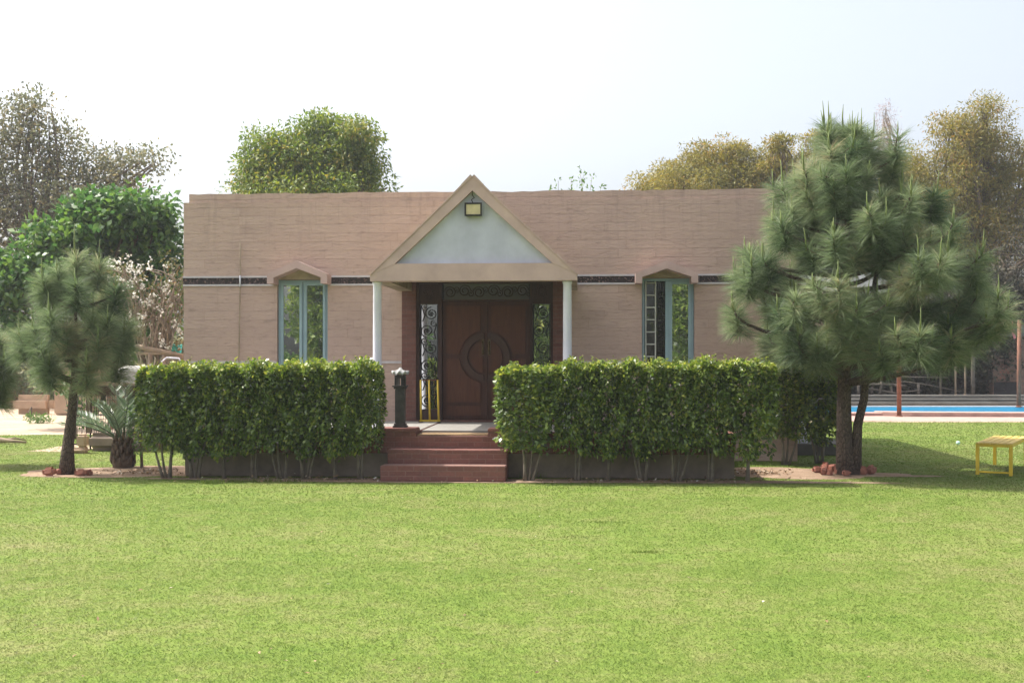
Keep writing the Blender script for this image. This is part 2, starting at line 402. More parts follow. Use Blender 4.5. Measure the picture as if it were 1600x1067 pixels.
# ================================================================== GROUND
def sheet(name, poly, z, mat, kind='structure', zfun=None):
    o = MB().add([(x, y, z) for x, y in poly], [tuple(range(len(poly)))]).build(name, mat)
    o.data.polygons[0].flip() if o.data.polygons[0].normal.z < 0 else None
    tag(o, kind=kind); return o
def wobble(poly, amp, sub=10):
    out = []
    for i, p in enumerate(poly):
        q = poly[(i + 1) % len(poly)]
        for k in range(sub):
            t = k / sub
            out.append((p[0] + (q[0] - p[0]) * t + random.uniform(-amp, amp), p[1] + (q[1] - p[1]) * t + random.uniform(-amp, amp)))
    return out
# dusty ground to the horizon, with a hole where the pool is sunk
PX0, PX1, PY0, PY1 = 6.0, 34.0, 36.0, 42.0
gb = MB()
X = [-600, PX0, PX1, 600]; Y = [-300, PY0, PY1, 900]
gv = [(x, y, -.012) for y in Y for x in X]
gb.add(gv, [(j * 4 + i, j * 4 + i + 1, j * 4 + i + 5, j * 4 + i + 4) for j in range(3) for i in range(3) if not (i == 1 and j == 1)])
tag(gb.build("ground", m_dust), kind='structure')
LAWN = [(-45, -40), (45, -40), (45, 31.2), (11, 31.6), (9, 31.9), (-4, 32), (-6.2, 26.5), (-8.4, 26.2), (-13, 25.8), (-45, 25.0)]
lawn_poly = LAWN[:3] + wobble(LAWN[3:4] + LAWN[4:9], .05, 8)[:-8] + wobble([LAWN[8], LAWN[9]], .12, 40)[:40] + [LAWN[9]]
sheet("lawn", lawn_poly, -.006, m_lawn)
def blob(cx, cy, rx, ry, seed, n=60, rot=0.):
    rs = random.Random(seed); ph = [rs.uniform(0, 6.28) for _ in range(6)]
    pts = []
    for k in range(n):
        a = 2 * math.pi * k / n
        r = 1 + sum(.09 / (j * .6 + .6) * math.sin((j + 2) * a + ph[j]) for j in range(6)) + rs.uniform(-.03, .03)
        x, y = rx * r * math.cos(a), ry * r * math.sin(a)
        pts.append((cx + x * math.cos(rot) - y * math.sin(rot), cy + x * math.sin(rot) + y * math.cos(rot)))
    return pts
PATCH = [blob(-5.55, 17.35, 1.45, 1.0, 3), blob(3.95, 17.1, 1.15, .85, 5), blob(5.0, 16.9, .75, .42, 9), blob(-6.35, 16.75, .8, .36, 12),
         blob(5.75, 16.6, .45, .12, 21), blob(-.2, 15.95, 4.9, .27, 31, 140, R(-3.6))]
for i, p in enumerate(PATCH): sheet("bare_soil_patch", p, -.0045 + .0009 * i, m_soil)
sheet("dirt_yard", wobble([(-8.9, 21.2), (-8.0, 21.0), (-7.9, 24.2), (-8.6, 24.6)], .06, 6), -.003, m_dust)
def inside(poly, x, y):
    poly = np.array(poly); r = np.zeros(len(x), bool); j = len(poly) - 1
    for i in range(len(poly)):
        xi, yi = poly[i]; xj, yj = poly[j]
        c = ((yi > y) != (yj > y)) & (x < (xj - xi) * (y - yi) / (yj - yi + 1e-12) + xi)
        r ^= c; j = i
    return r

# ================================================================== HOUSE
TH = R(3.6); OX, OY = -65 / FPX * 19.4, 19.4
cT, sT = math.cos(TH), math.sin(TH)
def hU(px, w=0.0):
    t = (px - 800) / FPX
    return (t * (OY + w * cT) - OX - w * sT) / (cT + t * sT)
def hZ(py, px=735, w=0.0):
    u = hU(px, w); return EYE - (py - HORI) / FPX * (OY - u * sT + w * cT)
def hW(u, w, z=0): return Vector((OX + u * cT + w * sT, OY - u * sT + w * cT, z))
house = empty("house", (OX, OY, 0), -TH)
tag(house, "single-storey house clad in pink painted stone, with a gabled porch over its carved wooden door", "house")
UL, UR = hU(287), hU(1246)
ZT1, ZT2 = 4.36, 4.52
DEP = 6.6
wl = [hU(433), hU(512)]; wr = [hU(1003), hU(1085)]
WZ0, WZ1 = 1.50, hZ(437, 475)
d0, d1 = hU(650), hU(864); DZ0, DZ1 = .66, 3.13
p0, p1 = hU(628), hU(886)
DT = .25
wb = MB()
def wallbox(a, b_, z0, z1): wb.box(a, b_, 0, DT, z0, z1)
wallbox(UL, wl[0], 0, ZT1); wallbox(wl[0], wl[1], 0, WZ0); wallbox(wl[0], wl[1], WZ1, ZT1); wallbox(wl[1], p0, 0, ZT1)
wallbox(p0, d0, 3.16, ZT1); wallbox(d0, d1, DZ1 + .002, ZT1); wallbox(d1, p1, 3.16, ZT1)
wallbox(p1, wr[0], 0, ZT1); wallbox(wr[0], wr[1], 0, WZ0); wallbox(wr[0], wr[1], WZ1, ZT1); wallbox(wr[1], UR, 0, ZT1)
wb.box(UL, UL + DT, DT, DEP, 0, ZT1); wb.box(UR - DT, UR, DT, DEP, 0, ZT1); wb.box(UL + DT, UR - DT, DEP - DT, DEP, 0, ZT1)
wb.build("wall", m_stone, house)
pb = MB()
e = .085
pb.box(UL + e, UR - .02, .03, .22, ZT1, ZT2); pb.box(UL + e, UL + e + .2, .22, DEP - .1, ZT1, ZT2); pb.box(UR - .22, UR - .02, .22, DEP - .1, ZT1, ZT2)
pb.box(UL + e + .2, UR - .22, DEP - .3, DEP - .1, ZT1, ZT2)
par = pb.build("parapet", m_stone, house)
bm = bmesh.new(); bm.from_mesh(par.data)
bmesh.ops.subdivide_edges(bm, edges=[e_ for e_ in bm.edges if e_.calc_length() > 2], cuts=60)
for v in bm.verts:
    if v.co.z > ZT2 - .01: v.co.z += random.choice((0, 0, -.006, -.012, .006, -.018)) - .006
bm.to_mesh(par.data); bm.free()
MB().box(UL + DT, UR - DT, DT, DEP - DT, 4.05, 4.2).build("roof", m_roofdark, house)
MB().box(UL + DT + .02, UR - DT - .02, 2.2, 2.25, .02, 4.0).build("interior_wall", m_dark, house)
# brick piers round the door
for a, b_, c_, e_, y_ in ((p0, d0, .56, 3.16, -.012), (d1, p1, .56, 3.16, -.012), (d0, d1, .56, DZ0, -.04)): MB().box(a, b_, y_, DT, c_, e_).build("brick_pier" if e_ > 1 else "door_sill", m_brick_pier, house)
# frieze band, white strips, skirting strip; broken by the window hoods and the porch
hood_l = (hU(417, -.34), hU(511, -.34)); hood_r = (hU(993, -.34), hU(1091, -.34))
fz0, fz1 = hZ(444.5, 330), hZ(434.5, 330)
segs = [(UL - .006, hood_l[0] + .03), (hood_l[1] - .02, p0 - .3), (p1 + .12, hood_r[0] + .03), (hood_r[1] - .03, UR + .006)]
fb = MB(); sb = MB(); kb = MB()
for a, b_ in segs:
    MB().box(a, b_, -.012, -.001, fz0, fz1).build("frieze_band", m_frieze, house)
    MB().box(a, b_, -.022, -.001, fz1 + .001, fz1 + .03).build("frieze_trim", m_whitestrip, house); MB().box(a, b_, -.022, -.001, fz0 - .03, fz0 - .001).build("frieze_trim", m_whitestrip, house)
fb.box(UR + .001, UR + .012, 0, DEP, fz0, fz1); fb.build("frieze_band", m_frieze, house)
sb.box(UR + .001, UR + .022, 0, DEP, fz1 + .001, fz1 + .03); sb.build("frieze_trim", m_whitestrip, house)
MB().box(UR + .001, UR + .022, 0, DEP, fz0 - .03, fz0 - .001).build("frieze_trim", m_whitestrip, house)
for a, b_ in ((UL - .012, wl[0] - .01), (wl[1] + .01, p0 - .01), (p1 + .01, wr[0] - .01), (wr[1] + .01, UR + .012)):
    MB().box(a, b_, -.02, -.001, 1.615, 1.655).build("skirting_strip", m_whitestrip, house)
# conduit on the wall
cu = hU(376)
MB().tube([(cu, -.03, hZ(380, 376)), (cu + .004, -.03, 3.2), (cu - .006, -.032, 2.4), (cu - .03, -.03, 1.3)], .009, 6).build("conduit_pipe", m_plaster_dirty, house)
MB().tube([(cu, -.034, fz0 - .04), (cu, -.034, fz1 + .04)], .014, 6).build("conduit_sleeve", m_white, house)

# windows with hoods
def hood(u0, u1, uc, zb, za, th, proj=.34):
    m = MB(); iw = .11
    zi = za - .13
    # front: two raking boards and two drop ends, each a prism butting at the centre
    m.prism([(u0, zb - .10), (u0 + iw, zb - .10), (u0 + iw, zb), (uc, zi), (uc, za), (u0, zb + .06)], -proj, -.001)
    m.prism([(uc, zi), (u1 - iw, zb), (u1 - iw, zb - .10), (u1, zb - .10), (u1, zb + .06), (uc, za)], -proj, -.001)
    return m.build("window_hood", m_plaster, house)
def bar(m, u0, u1, w0, w1, z0, z1): m.box(u0, u1, w0, w1, z0, z1)
def window(u0, u1, open_left):
    uc = (u0 + u1) / 2; z0, z1 = WZ0, WZ1; fw = .045
    f = MB()
    bar(f, u0 + .006, u0 + fw, .06, .13, z0, z1); bar(f, u1 - fw, u1 - .006, .06, .13, z0, z1)
    bar(f, u0 + fw, u1 - fw, .06, .13, z1 - fw, z1 - .004); bar(f, u0 + fw, u1 - fw, .06, .13, z0 + .004, z0 + fw)
    if not open_left: bar(f, uc - .012, uc + .012, .066, .125, z0 + fw, z1 - fw)
    else: bar(f, uc - .04, uc + .02, .066, .125, z0 + fw, z1 - fw)
    fr = f.build("window", m_frame, house, .006)
    def sash(a, b_):
        s = MB(); t = .05
        bar(s, a, a + t, .045, .095, z0 + fw, z1 - fw); bar(s, b_ - t, b_, .045, .095, z0 + fw, z1 - fw)
        bar(s, a + t, b_ - t, .045, .095, z1 - fw - t, z1 - fw); bar(s, a + t, b_ - t, .045, .095, z0 + fw, z0 + fw + t)
        s.build("sash", m_frame, fr, .005)
        MB().box(a + t - .004, b_ - t + .004, .072, .078, z0 + fw + t - .004, z1 - fw - t + .004).build("pane", m_glass, fr)
    if not open_left:
        sash(u0 + fw, uc - .014); sash(uc + .014, u1 - fw)
    else:
        sash(uc + .022, u1 - fw)
        g = MB(); a, b_ = u0 + fw, uc - .04
        for q in (a + .025, a + .185): g.box(q - .011, q + .011, .10, .12, z0 + fw, z1 - fw)
        k = 6
        for i in range(k + 1):
            zz = z1 - fw - .03 - i * .205
            g.box(a + .036, a + .174, .102, .118, zz - .01, zz + .01)
        g.build("grille", m_cream_iron, fr)
        h = MB()
        for q in np.linspace(a + .23, b_ - .03, 4): h.tube([(q, .15, z0), (q, .15, z1)], .006, 5)
        for i in range(13):
            zz = z0 + .06 + i * .1
            h.tube([(a + .2, .15, zz), (b_, .15, zz)], .005, 5)
            for q in np.linspace(a + .255, b_ - .055, 3): h.lathe([(.002, -.018), (.018, 0), (.002, .018)], 6, (q, .148, zz + .05))
        h.build("security_lattice", m_iron, fr)
        MB().box(a, b_, .2, .206, z0, z1).build("pane", glassmat("dark_inner_glass", .06), fr)
    return fr
window(wl[0], wl[1], False); window(wr[0], wr[1], True)
hood(hood_l[0], hood_l[1], hU(463, -.34), hZ(433.5, 463, -.34), hZ(407, 463, -.34), .1)
hood(hood_r[0], hood_r[1], hU(1042, -.34), hZ(432.5, 1042, -.34), hZ(407, 1042, -.34), .1)
# dirty soffit panels closing each hood's triangle over the window
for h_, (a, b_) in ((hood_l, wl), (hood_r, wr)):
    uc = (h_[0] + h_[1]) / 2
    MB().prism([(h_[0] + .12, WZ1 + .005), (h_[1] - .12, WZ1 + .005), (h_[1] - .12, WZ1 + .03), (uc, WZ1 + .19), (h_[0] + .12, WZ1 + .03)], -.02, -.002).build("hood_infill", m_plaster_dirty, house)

# ------------------------------------------------ front door set
zt0, zt1 = hZ(468), hZ(443)        # transom glass
ua, ub = hU(655), hU(684); uc0, uc1 = hU(690), hU(828); ud, ue = hU(832), hU(860)
zd = hZ(470); zs0 = hZ(640)
fr = MB()
for a, b_ in ((d0, ua), (ub, uc0), (uc1, ud), (ue, d1)): fr.box(a, b_, .03, .17, DZ0, DZ1)
fr.box(ua, ub, .03, .17, zt1, DZ1); fr.box(uc0, uc1, .03, .17, zt1, DZ1); fr.box(ud, ue, .03, .17, zt1, DZ1)
fr.box(ua, ub, .03, .17, hZ(475), zt0); fr.box(uc0, uc1, .03, .17, zd, zt0); fr.box(ud, ue, .03, .17, hZ(475), zt0)
fr.box(ua, ub, .04, .16, DZ0, zs0); fr.box(ud, ue, .04, .16, DZ0, zs0)
door = fr.build("front_door", m_wooddark, house, .006)
dc = (uc0 + uc1) / 2
def leaf(a, b_, sgn):
    lf = MB().box(a, b_, .10, .15, DZ0 + .01, zd - .004).build("door_leaf", m_wood, door, .004)
    pm = MB()
    zc = hZ(557.5); ro, ri = .405, .305
    # raised panels trimmed round the ring
    inner = (b_ if sgn < 0 else a)
    far = (a if sgn < 0 else b_)
    def P(x, z): return (x, z)
    st = .07
    x_out = far - sgn * st; x_in = inner + sgn * .085
    def panel(z0, z1, y0=.070):
        pts = []
        xs = np.linspace(x_out, x_in, 22)
        low, high = [], []
        for x in xs:
            dx = abs(x - inner); rr = (ro + .035) ** 2 - dx * dx
            half = math.sqrt(rr) if rr > 0 else 0
            l, h = z0, z1
            if half > 0:
                if z0 >= zc - .1: l = max(l, zc + half)
                else: h = min(h, zc - half)
            if h - l > .015: low.append((x, l)); high.append((x, h))
        if len(low) > 2:
            poly = low + high[::-1]
            pm.prism(poly, y0, .101)
    panel(zc + .05, zd - .08); panel(DZ0 + .30, zc - .03)
    pm.box(min(x_out, x_in), max(x_out, x_in), .086, .101, DZ0 + .07, DZ0 + .24)
    pm.build("door_panel", m_woodpanel, lf, .016, 2)
    rg = MB(); ns = 26
    a0, a1 = (R(90), R(270)) if sgn < 0 else (R(-90), R(90))
    cx = inner
    gap = .03
    pts_o, pts_i = [], []
    for k in range(ns + 1):
        t = a0 + (a1 - a0) * k / ns
        for rr, L in ((ro, pts_o), (ri, pts_i)):
            x = cx + rr * math.cos(t); x = min(x, inner - gap) if sgn < 0 else max(x, inner + gap)
            L.append((x, zc + rr * math.sin(t)))
    poly = pts_o + pts_i[::-1]; nn = len(poly); h = len(pts_o)
    vs = [(x, .045, z) for x, z in poly] + [(x, .101, z) for x, z in poly]
    fs = [(i, i + 1, nn - 2 - i, nn - 1 - i) for i in range(h - 1)]
    fs += [tuple(nn + j for j in f[::-1]) for f in fs]
    fs += [((i + 1) % nn, i, nn + i, nn + (i + 1) % nn) for i in range(nn)]
    rg.add(vs, fs); rg.build("ring_moulding", m_woodring, lf, .008, 2)
    dsk = []
    for k in range(ns + 1):
        t = a0 + (a1 - a0) * k / ns; x = cx + (ri - .03) * math.cos(t)
        x = min(x, inner - .05) if sgn < 0 else max(x, inner + .05)
        dsk.append((x, zc + (ri - .03) * math.sin(t)))
    MB().prism(dsk, .075, .1012).build("half_round_panel", m_woodpanel, lf, .008, 2)
    hx = inner + sgn * .05
    hd = MB().box(hx - .022, hx + .022, .062, .074, zc + .03, zc + .30)
    hd.tube([(hx, .05, zc + .07), (hx, .01, zc + .10), (hx, .0, zc + .17), (hx, .01, zc + .23), (hx, .05, zc + .26)], .011, 8)
    hd.lathe([(.001, 0), (.024, .004), (.024, .01), (.001, .014)], 12, (hx, .045, zc + .045))
    hd.build("door_handle", m_brass, lf)
leaf(uc0 + .004, dc - .003, -1); leaf(dc + .003, uc1 - .004, 1)
MB().box(dc - .022, dc + .022, .075, .10, DZ0 + .012, zd - .006).build("cover_strip", m_wood, door, .004)
def spiral(cx, cz, r0, turns, a0, sgn, y, n=34, k=.72):
    pts = []
    for i in range(n + 1):
        t = i / n; r = r0 * (1 - k * t)
        a = a0 + sgn * turns * 2 * math.pi * t
        pts.append((cx + r * math.cos(a), y, cz + r * math.sin(a)))
    return pts
def scrolls(u0, u1, z0, z1, vertical, cnt):
    m = MB(); y = .085
    if vertical:
        hgt = (z1 - z0) / cnt; wd = (u1 - u0)
        for i in range(cnt):
            s = 1 if i % 2 else -1
            cx = (u0 + u1) / 2 + s * wd * .12; cz = z0 + hgt * (i + .5); r = min(hgt * .5, wd * .37)
            m.tube(spiral(cx, cz, r, 1.6, R(90) if i % 2 else R(-90), s, y), .0065, 5)
            m.tube(spiral((u0 + u1) / 2 - s * wd * .26, cz + hgt * .42, wd * .2, 1.2, R(-90) * s, -s, y), .0055, 5)
            m.tube([(cx - s * wd * .5, y, cz - hgt * .45), (cx - s * r, y, cz - hgt * .1), (cx - s * wd * .55, y, cz + hgt * .4)], .006, 5)
            q = MB()
            for j in range(5):
                a = j * 1.256; P = Vector((cx, y - .006, cz)); k_ = .45
                m.add([P, P + Vector((math.cos(a) * .022, 0, math.sin(a) * .022)) + Vector((-math.sin(a) * .009, 0, math.cos(a) * .009)), P + Vector((math.cos(a) * .04, -.012, math.sin(a) * .04)),
                       P + Vector((math.cos(a) * .022, 0, math.sin(a) * .022)) - Vector((-math.sin(a) * .009, 0, math.cos(a) * .009))], [(0, 1, 2, 3)])
    else:
        wd = (u1 - u0) / cnt; h = z1 - z0
        for i in range(cnt):
            s = 1 if i % 2 else -1
            cx = u0 + wd * (i + .5); cz = (z0 + z1) / 2 + s * h * .05
            m.tube(spiral(cx, cz, h * .43, 1.7, R(0) if s > 0 else R(180), s, y), .010, 5)
            m.tube(spiral(cx + wd * .42, cz - s * h * .2, h * .22, 1.2, R(90) * s, -s, y), .008, 5)
    m.tube([(u0 + .008, y, z0), (u0 + .008, y, z1)], .008, 5); m.tube([(u1 - .008, y, z0), (u1 - .008, y, z1)], .008, 5)
    return m
for a, b_ in ((ua, ub), (ud, ue)):
    sg = MB().box(a, b_, .12, .128, zs0, hZ(475)).build("sidelight", m_glass, door)
    scrolls(a + .005, b_ - .005, zs0 + .01, hZ(475) - .01, True, 6).build("scroll_grille", m_iron, sg)
    cv = MB().box(a, b_, .07, .14, zt0 + .001, zt1 - .001)
    cu_, cz_ = (a + b_) / 2, (zt0 + zt1) / 2
    for k in range(8):
        aa = k * math.pi / 4
        cv.tube(spiral(cu_ + .07 * math.cos(aa), cz_ + .07 * math.sin(aa), .03, 1, aa, 1, .068, 12), .008, 5)
    cv.build("carved_square", m_wooddark, door)
tg = MB().box(uc0, uc1, .12, .128, zt0 + .001, zt1 - .001).build("transom_glass", m_glassdim, door)
scrolls(uc0 + .01, uc1 - .01, zt0 + .01, zt1 - .01, False, 6).build("scroll_grille", m_iron, tg)

# ------------------------------------------------ porch: gable, beams, columns
PW = -2.5
def GP(px, py): return (hU(px, PW), hZ(py, px, PW))
uA, zA = GP(735, 276); uI, zI = GP(738, 298)
uA = uI
uL = hU(578, PW); uRr = hU(902, PW); zB = hZ(438.5, 740, PW); zC = hZ(411.5, 740, PW); zE = hZ(430, 740, PW)
uLi, uRi = hU(617, PW), hU(863, PW)
gb = MB()
gb.prism([(uL, zB), (uI, zB), (uI, zC), (uLi, zC), (uL + .02, zE + .02), (uL, zE)], PW, PW + .26)
gb.prism([(uI, zB), (uRr, zB), (uRr, zE), (uRr - .02, zE + .02), (uRi, zC), (uI, zC)], PW, PW + .26)
gb.build("porch_beam", m_plaster, house)
rk = MB()
rk.prism([(uLi, zC), (uI, zI), (uA, zA), (uL + .02, zE + .02)], PW - .006, PW + .26)
rk.prism([(uI, zI), (uRi, zC), (uRr - .02, zE + .02), (uA, zA)], PW - .006, PW + .26)
rk.build("gable_rake", m_plaster, house)
MB().prism([(uLi - .1, zC + .001), (uRi + .1, zC + .001), (uI, zI + .1)], PW + .085, PW + .12).build("gable_infill", m_tymp, house)
# roof slabs
ro = MB(); th = .11
dl = Vector((uA - uL, zA - zE)).normalized(); dr = Vector((uRr - uA, zE - zA)).normalized()
nl = (-dl.y, dl.x)
ro.prism([(uL + .03, zE), (uA, zA - .01), (uA, zA - .01 - th * 1.4), (uL + .03 + th * .9, zE - .02)], PW + .261, .2)
ro.prism([(uA, zA - .01), (uRr - .03, zE), (uRr - .03 - th * .9, zE - .02), (uA, zA - .01 - th * 1.4)], PW + .261, .2)
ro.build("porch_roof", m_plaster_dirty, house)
# ridge caps along the top of the rake
rc = MB()
for s in (-1, 1):
    A = Vector((uA, zA)); B = Vector((uL if s < 0 else uRr, zE))
    d = (B - A); L = d.length; d.normalize(); nn = Vector((-d.y, d.x)) * (1 if s > 0 else -1)
    k = 10
    for i in range(k):
        a = A + d * (L * i / k + (.0 if i else 0)); b_ = A + d * (L * (i + 1) / k - .004)
        t0, t1 = .022 + .006 * (i % 3), .012
        if i < 2: t0, t1 = .04 - .014 * i, .03 - .01 * i
        rc.prism([(a.x, a.y), (b_.x, b_.y), (b_.x + nn.x * t1, b_.y + nn.y * t1), (a.x + nn.x * t0, a.y + nn.y * t0)], PW - .02, PW + .3)
rc.build("ridge_tiles", m_plaster, house)
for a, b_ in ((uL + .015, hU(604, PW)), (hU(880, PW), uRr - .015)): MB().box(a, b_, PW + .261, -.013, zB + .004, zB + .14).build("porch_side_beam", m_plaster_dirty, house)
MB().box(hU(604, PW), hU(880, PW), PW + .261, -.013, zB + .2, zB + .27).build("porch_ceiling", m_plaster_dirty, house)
for px in (589.5, 886.5):
    cx = hU(px, PW + .12)
    MB().lathe([(.085, 0), (.085, .05), (.066, .07), (.064, 1.2), (.062, zB - .635 - .05), (.072, zB - .635 - .03), (.072, zB - .635)], 24, (cx, PW + .12, .635)).build("column", m_white, house)
# ------------------------------------------------ terrace, steps
TW = -3.0
tu0, tu1 = hU(288, TW), hU(1148, TW)
su0, su1 = hU(594, -3.6), hU(790, -3.6)
ZF = .635
tb = MB(); tb.box(tu0, tu1, TW + .02, -.001, 0, .34); tb.build("terrace_base", m_cement, house, .01)
tt = MB()
pa, pc = hU(650, TW), hU(762, TW)
tt.box(tu0 - .012, pa, TW, -.013, .34, ZF); tt.box(pc, tu1 + .012, TW, -.013, .34, ZF); tt.box(pa, pc, TW, -.013, .34, .585)
tt.build("terrace", m_brick, house, .008)
fl = MB().box(tu0 + .12, pa - .02, TW + .24, -.014, ZF, ZF + .006).box(pc + .02, tu1 - .12, TW + .24, -.014, ZF, ZF + .006).box(pa, pc, TW + .62, -.045, .585, .628)
fl.build("porch_floor", m_floor, house)
st_ = MB().box(su0, su1, -3.6, -3.301, 0, .215)
st_.build("step", m_brick, house, .012)
MB().box(su0 + .05, su1, -3.3, TW - .001, 0, .41).build("step", m_brick, house, .012)
for a, b_ in ((hU(588, TW), pa), (pc, hU(800, TW))):
    MB().box(a, b_, TW - .012, TW + .4, ZF + .001, ZF + .06).build("step_pier", m_brick, house, .012)
# side landing on the right wall
MB().box(UR + .002, UR + 1.15, 1.2, 2.9, 0, .2).build("side_landing", m_grey, house, .015)
MB().box(UR + .002, UR + .42, 1.35, 2.6, .2, .62).build("side_step", m_whitebox, house, .015)

# door mat, floodlight, lanterns, wicket -----------------------------------
def house_empty(name, u, w, z, rz=0): 
    p = hW(u, w, z); return empty(name, p, -TH + rz)
dm = MB()
dm.box(-.62, .62, -.24, .24, 0, .014)
o = dm.build("door_mat", m_mat, None, .004); p = hW((pa + pc) / 2, TW + .35, .5865); o.location = p; o.rotation_euler.z = -TH
tag(o, "worn brown coir mat across the top of the brick steps", "doormat")

fu, fz = hU(739.5, PW), hZ(327.5, 739.5, PW)
fl_ = house_empty("floodlight", fu, PW + .07, fz); tag(fl_, "square black-framed floodlight fixed high in the white porch gable", "floodlight")
m = MB(); hw, hh, t = .128, .098, .024
m.box(-hw, hw, -.10, -.075, hh - t, hh).box(-hw, hw, -.10, -.075, -hh, -hh + t).box(-hw, -hw + t, -.10, -.075, -hh + t, hh - t).box(hw - t, hw, -.10, -.075, -hh + t, hh - t)
m.build("bezel", m_iron, fl_, .004)
MB().box(-hw + .008, hw - .008, -.0749, .01, -hh + .008, hh - .008).build("housing", m_iron, fl_, .006)
MB().box(-hw + t, hw - t, -.085, -.076, -hh + t, hh - t).build("lens", m_lens, fl_)
MB().tube([(-.01, -.01, hh), (-.03, -.035, hh + .05), (.012, -.03, hh + .08), (-.02, -.03, hh + .12), (-.015, -.02, hh + .2)], .007, 6).build("cable", m_iron, fl_)

def lantern(u, w, z, label):
    e_ = house_empty("garden_lantern", u, w, z); tag(e_, label, "lantern", "lantern pedestals beside the steps")
    s = .068
    MB().box(-.10, .10, -.10, .10, 0, .03).box(-.085, .085, -.085, .085, .03, .06).box(-s, s, -s, s, .06, .555).build("pedestal", m_lamp, e_, .008)
    MB().box(-.105, .105, -.105, .105, .585, .605).box(-.085, .085, -.085, .085, .5551, .5849).build("collar", m_lamp, e_, .006)
    cg = MB(); r = .075
    for k in range(8):
        a = k * math.pi / 4 + math.pi / 8
        cg.box(-.010, .010, -.008, .008, .606, .735, Matrix.Translation((r * math.cos(a), r * math.sin(a), 0)) @ Matrix.Rotation(a, 4, 'Z'))
        a2 = a + math.pi / 8
        p_ = [(r * math.cos(a + q * math.pi / 4), r * math.sin(a + q * math.pi / 4), .70 + .03 * math.sin(q * math.pi)) for q in np.linspace(0, 1, 7)]
        cg.tube(p_, .008, 5)
    cg.lathe([(.066, .735), (.085, .737), (.085, .757), (.066, .76)], 8, rot=math.pi / 8)
    cg.build("lantern_cage", m_lamp, e_)
    cp = MB(); n_ = 48; vs = []; fs = []
    rings = [(.118, .775), (.112, .80), (.075, .818), (.035, .835), (.012, .865)]
    for ri, (rr, zz) in enumerate(rings):
        for k in range(n_):
            a = 2 * math.pi * k / n_
            sc = 1 + (.12 * max(0, math.cos(8 * a)) if ri < 2 else 0); lift = (.022 * math.cos(8 * a) if ri < 2 else 0)
            vs.append((rr * sc * math.cos(a), rr * sc * math.sin(a), zz + lift))
    for i in range(len(rings) - 1):
        for k in range(n_): fs.append((i * n_ + k, i * n_ + (k + 1) % n_, (i + 1) * n_ + (k + 1) % n_, (i + 1) * n_ + k))
    fs += [tuple(range(n_ - 1, -1, -1)), tuple(range((len(rings) - 1) * n_, len(rings) * n_))]
    cp.add(vs, fs, True); cp.build("scalloped_cap", m_lampcap, e_)
    return e_
lantern(hU(625.5, TW + .2), TW + .2, ZF + .061, "dark pedestal lantern with a scalloped cap on the brick pier left of the steps")
lantern(hU(789, TW + .2), TW + .2, ZF + .061, "dark pedestal lantern on the brick pier right of the steps, mostly hidden by the hedge")

wk = house_empty("cricket_wicket", hU(671.5, -.28), -.28, .629); tag(wk, "yellow metal set of wicket stumps standing on the porch by the door's left sidelight", "wicket")
for dx, tx in ((-.145, -.16), (.0, -.02), (.15, .125)):
    MB().tube([(dx, 0, .035), (tx, .06, .71)], .0165, 10).build("stump", m_yellow, wk)
MB().box(-.17, .175, -.015, .015, .022, .05).build("base_bar", m_yellow, wk, .004)
MB().box(-.17, .135, .05, .066, .70, .716).build("top_bar", m_rust, wk, .003)
for x in (-.15, .155): MB().box(x - .035, x + .035, -.06, .06, 0, .0219).build("foot", m_rubber, wk, .005)

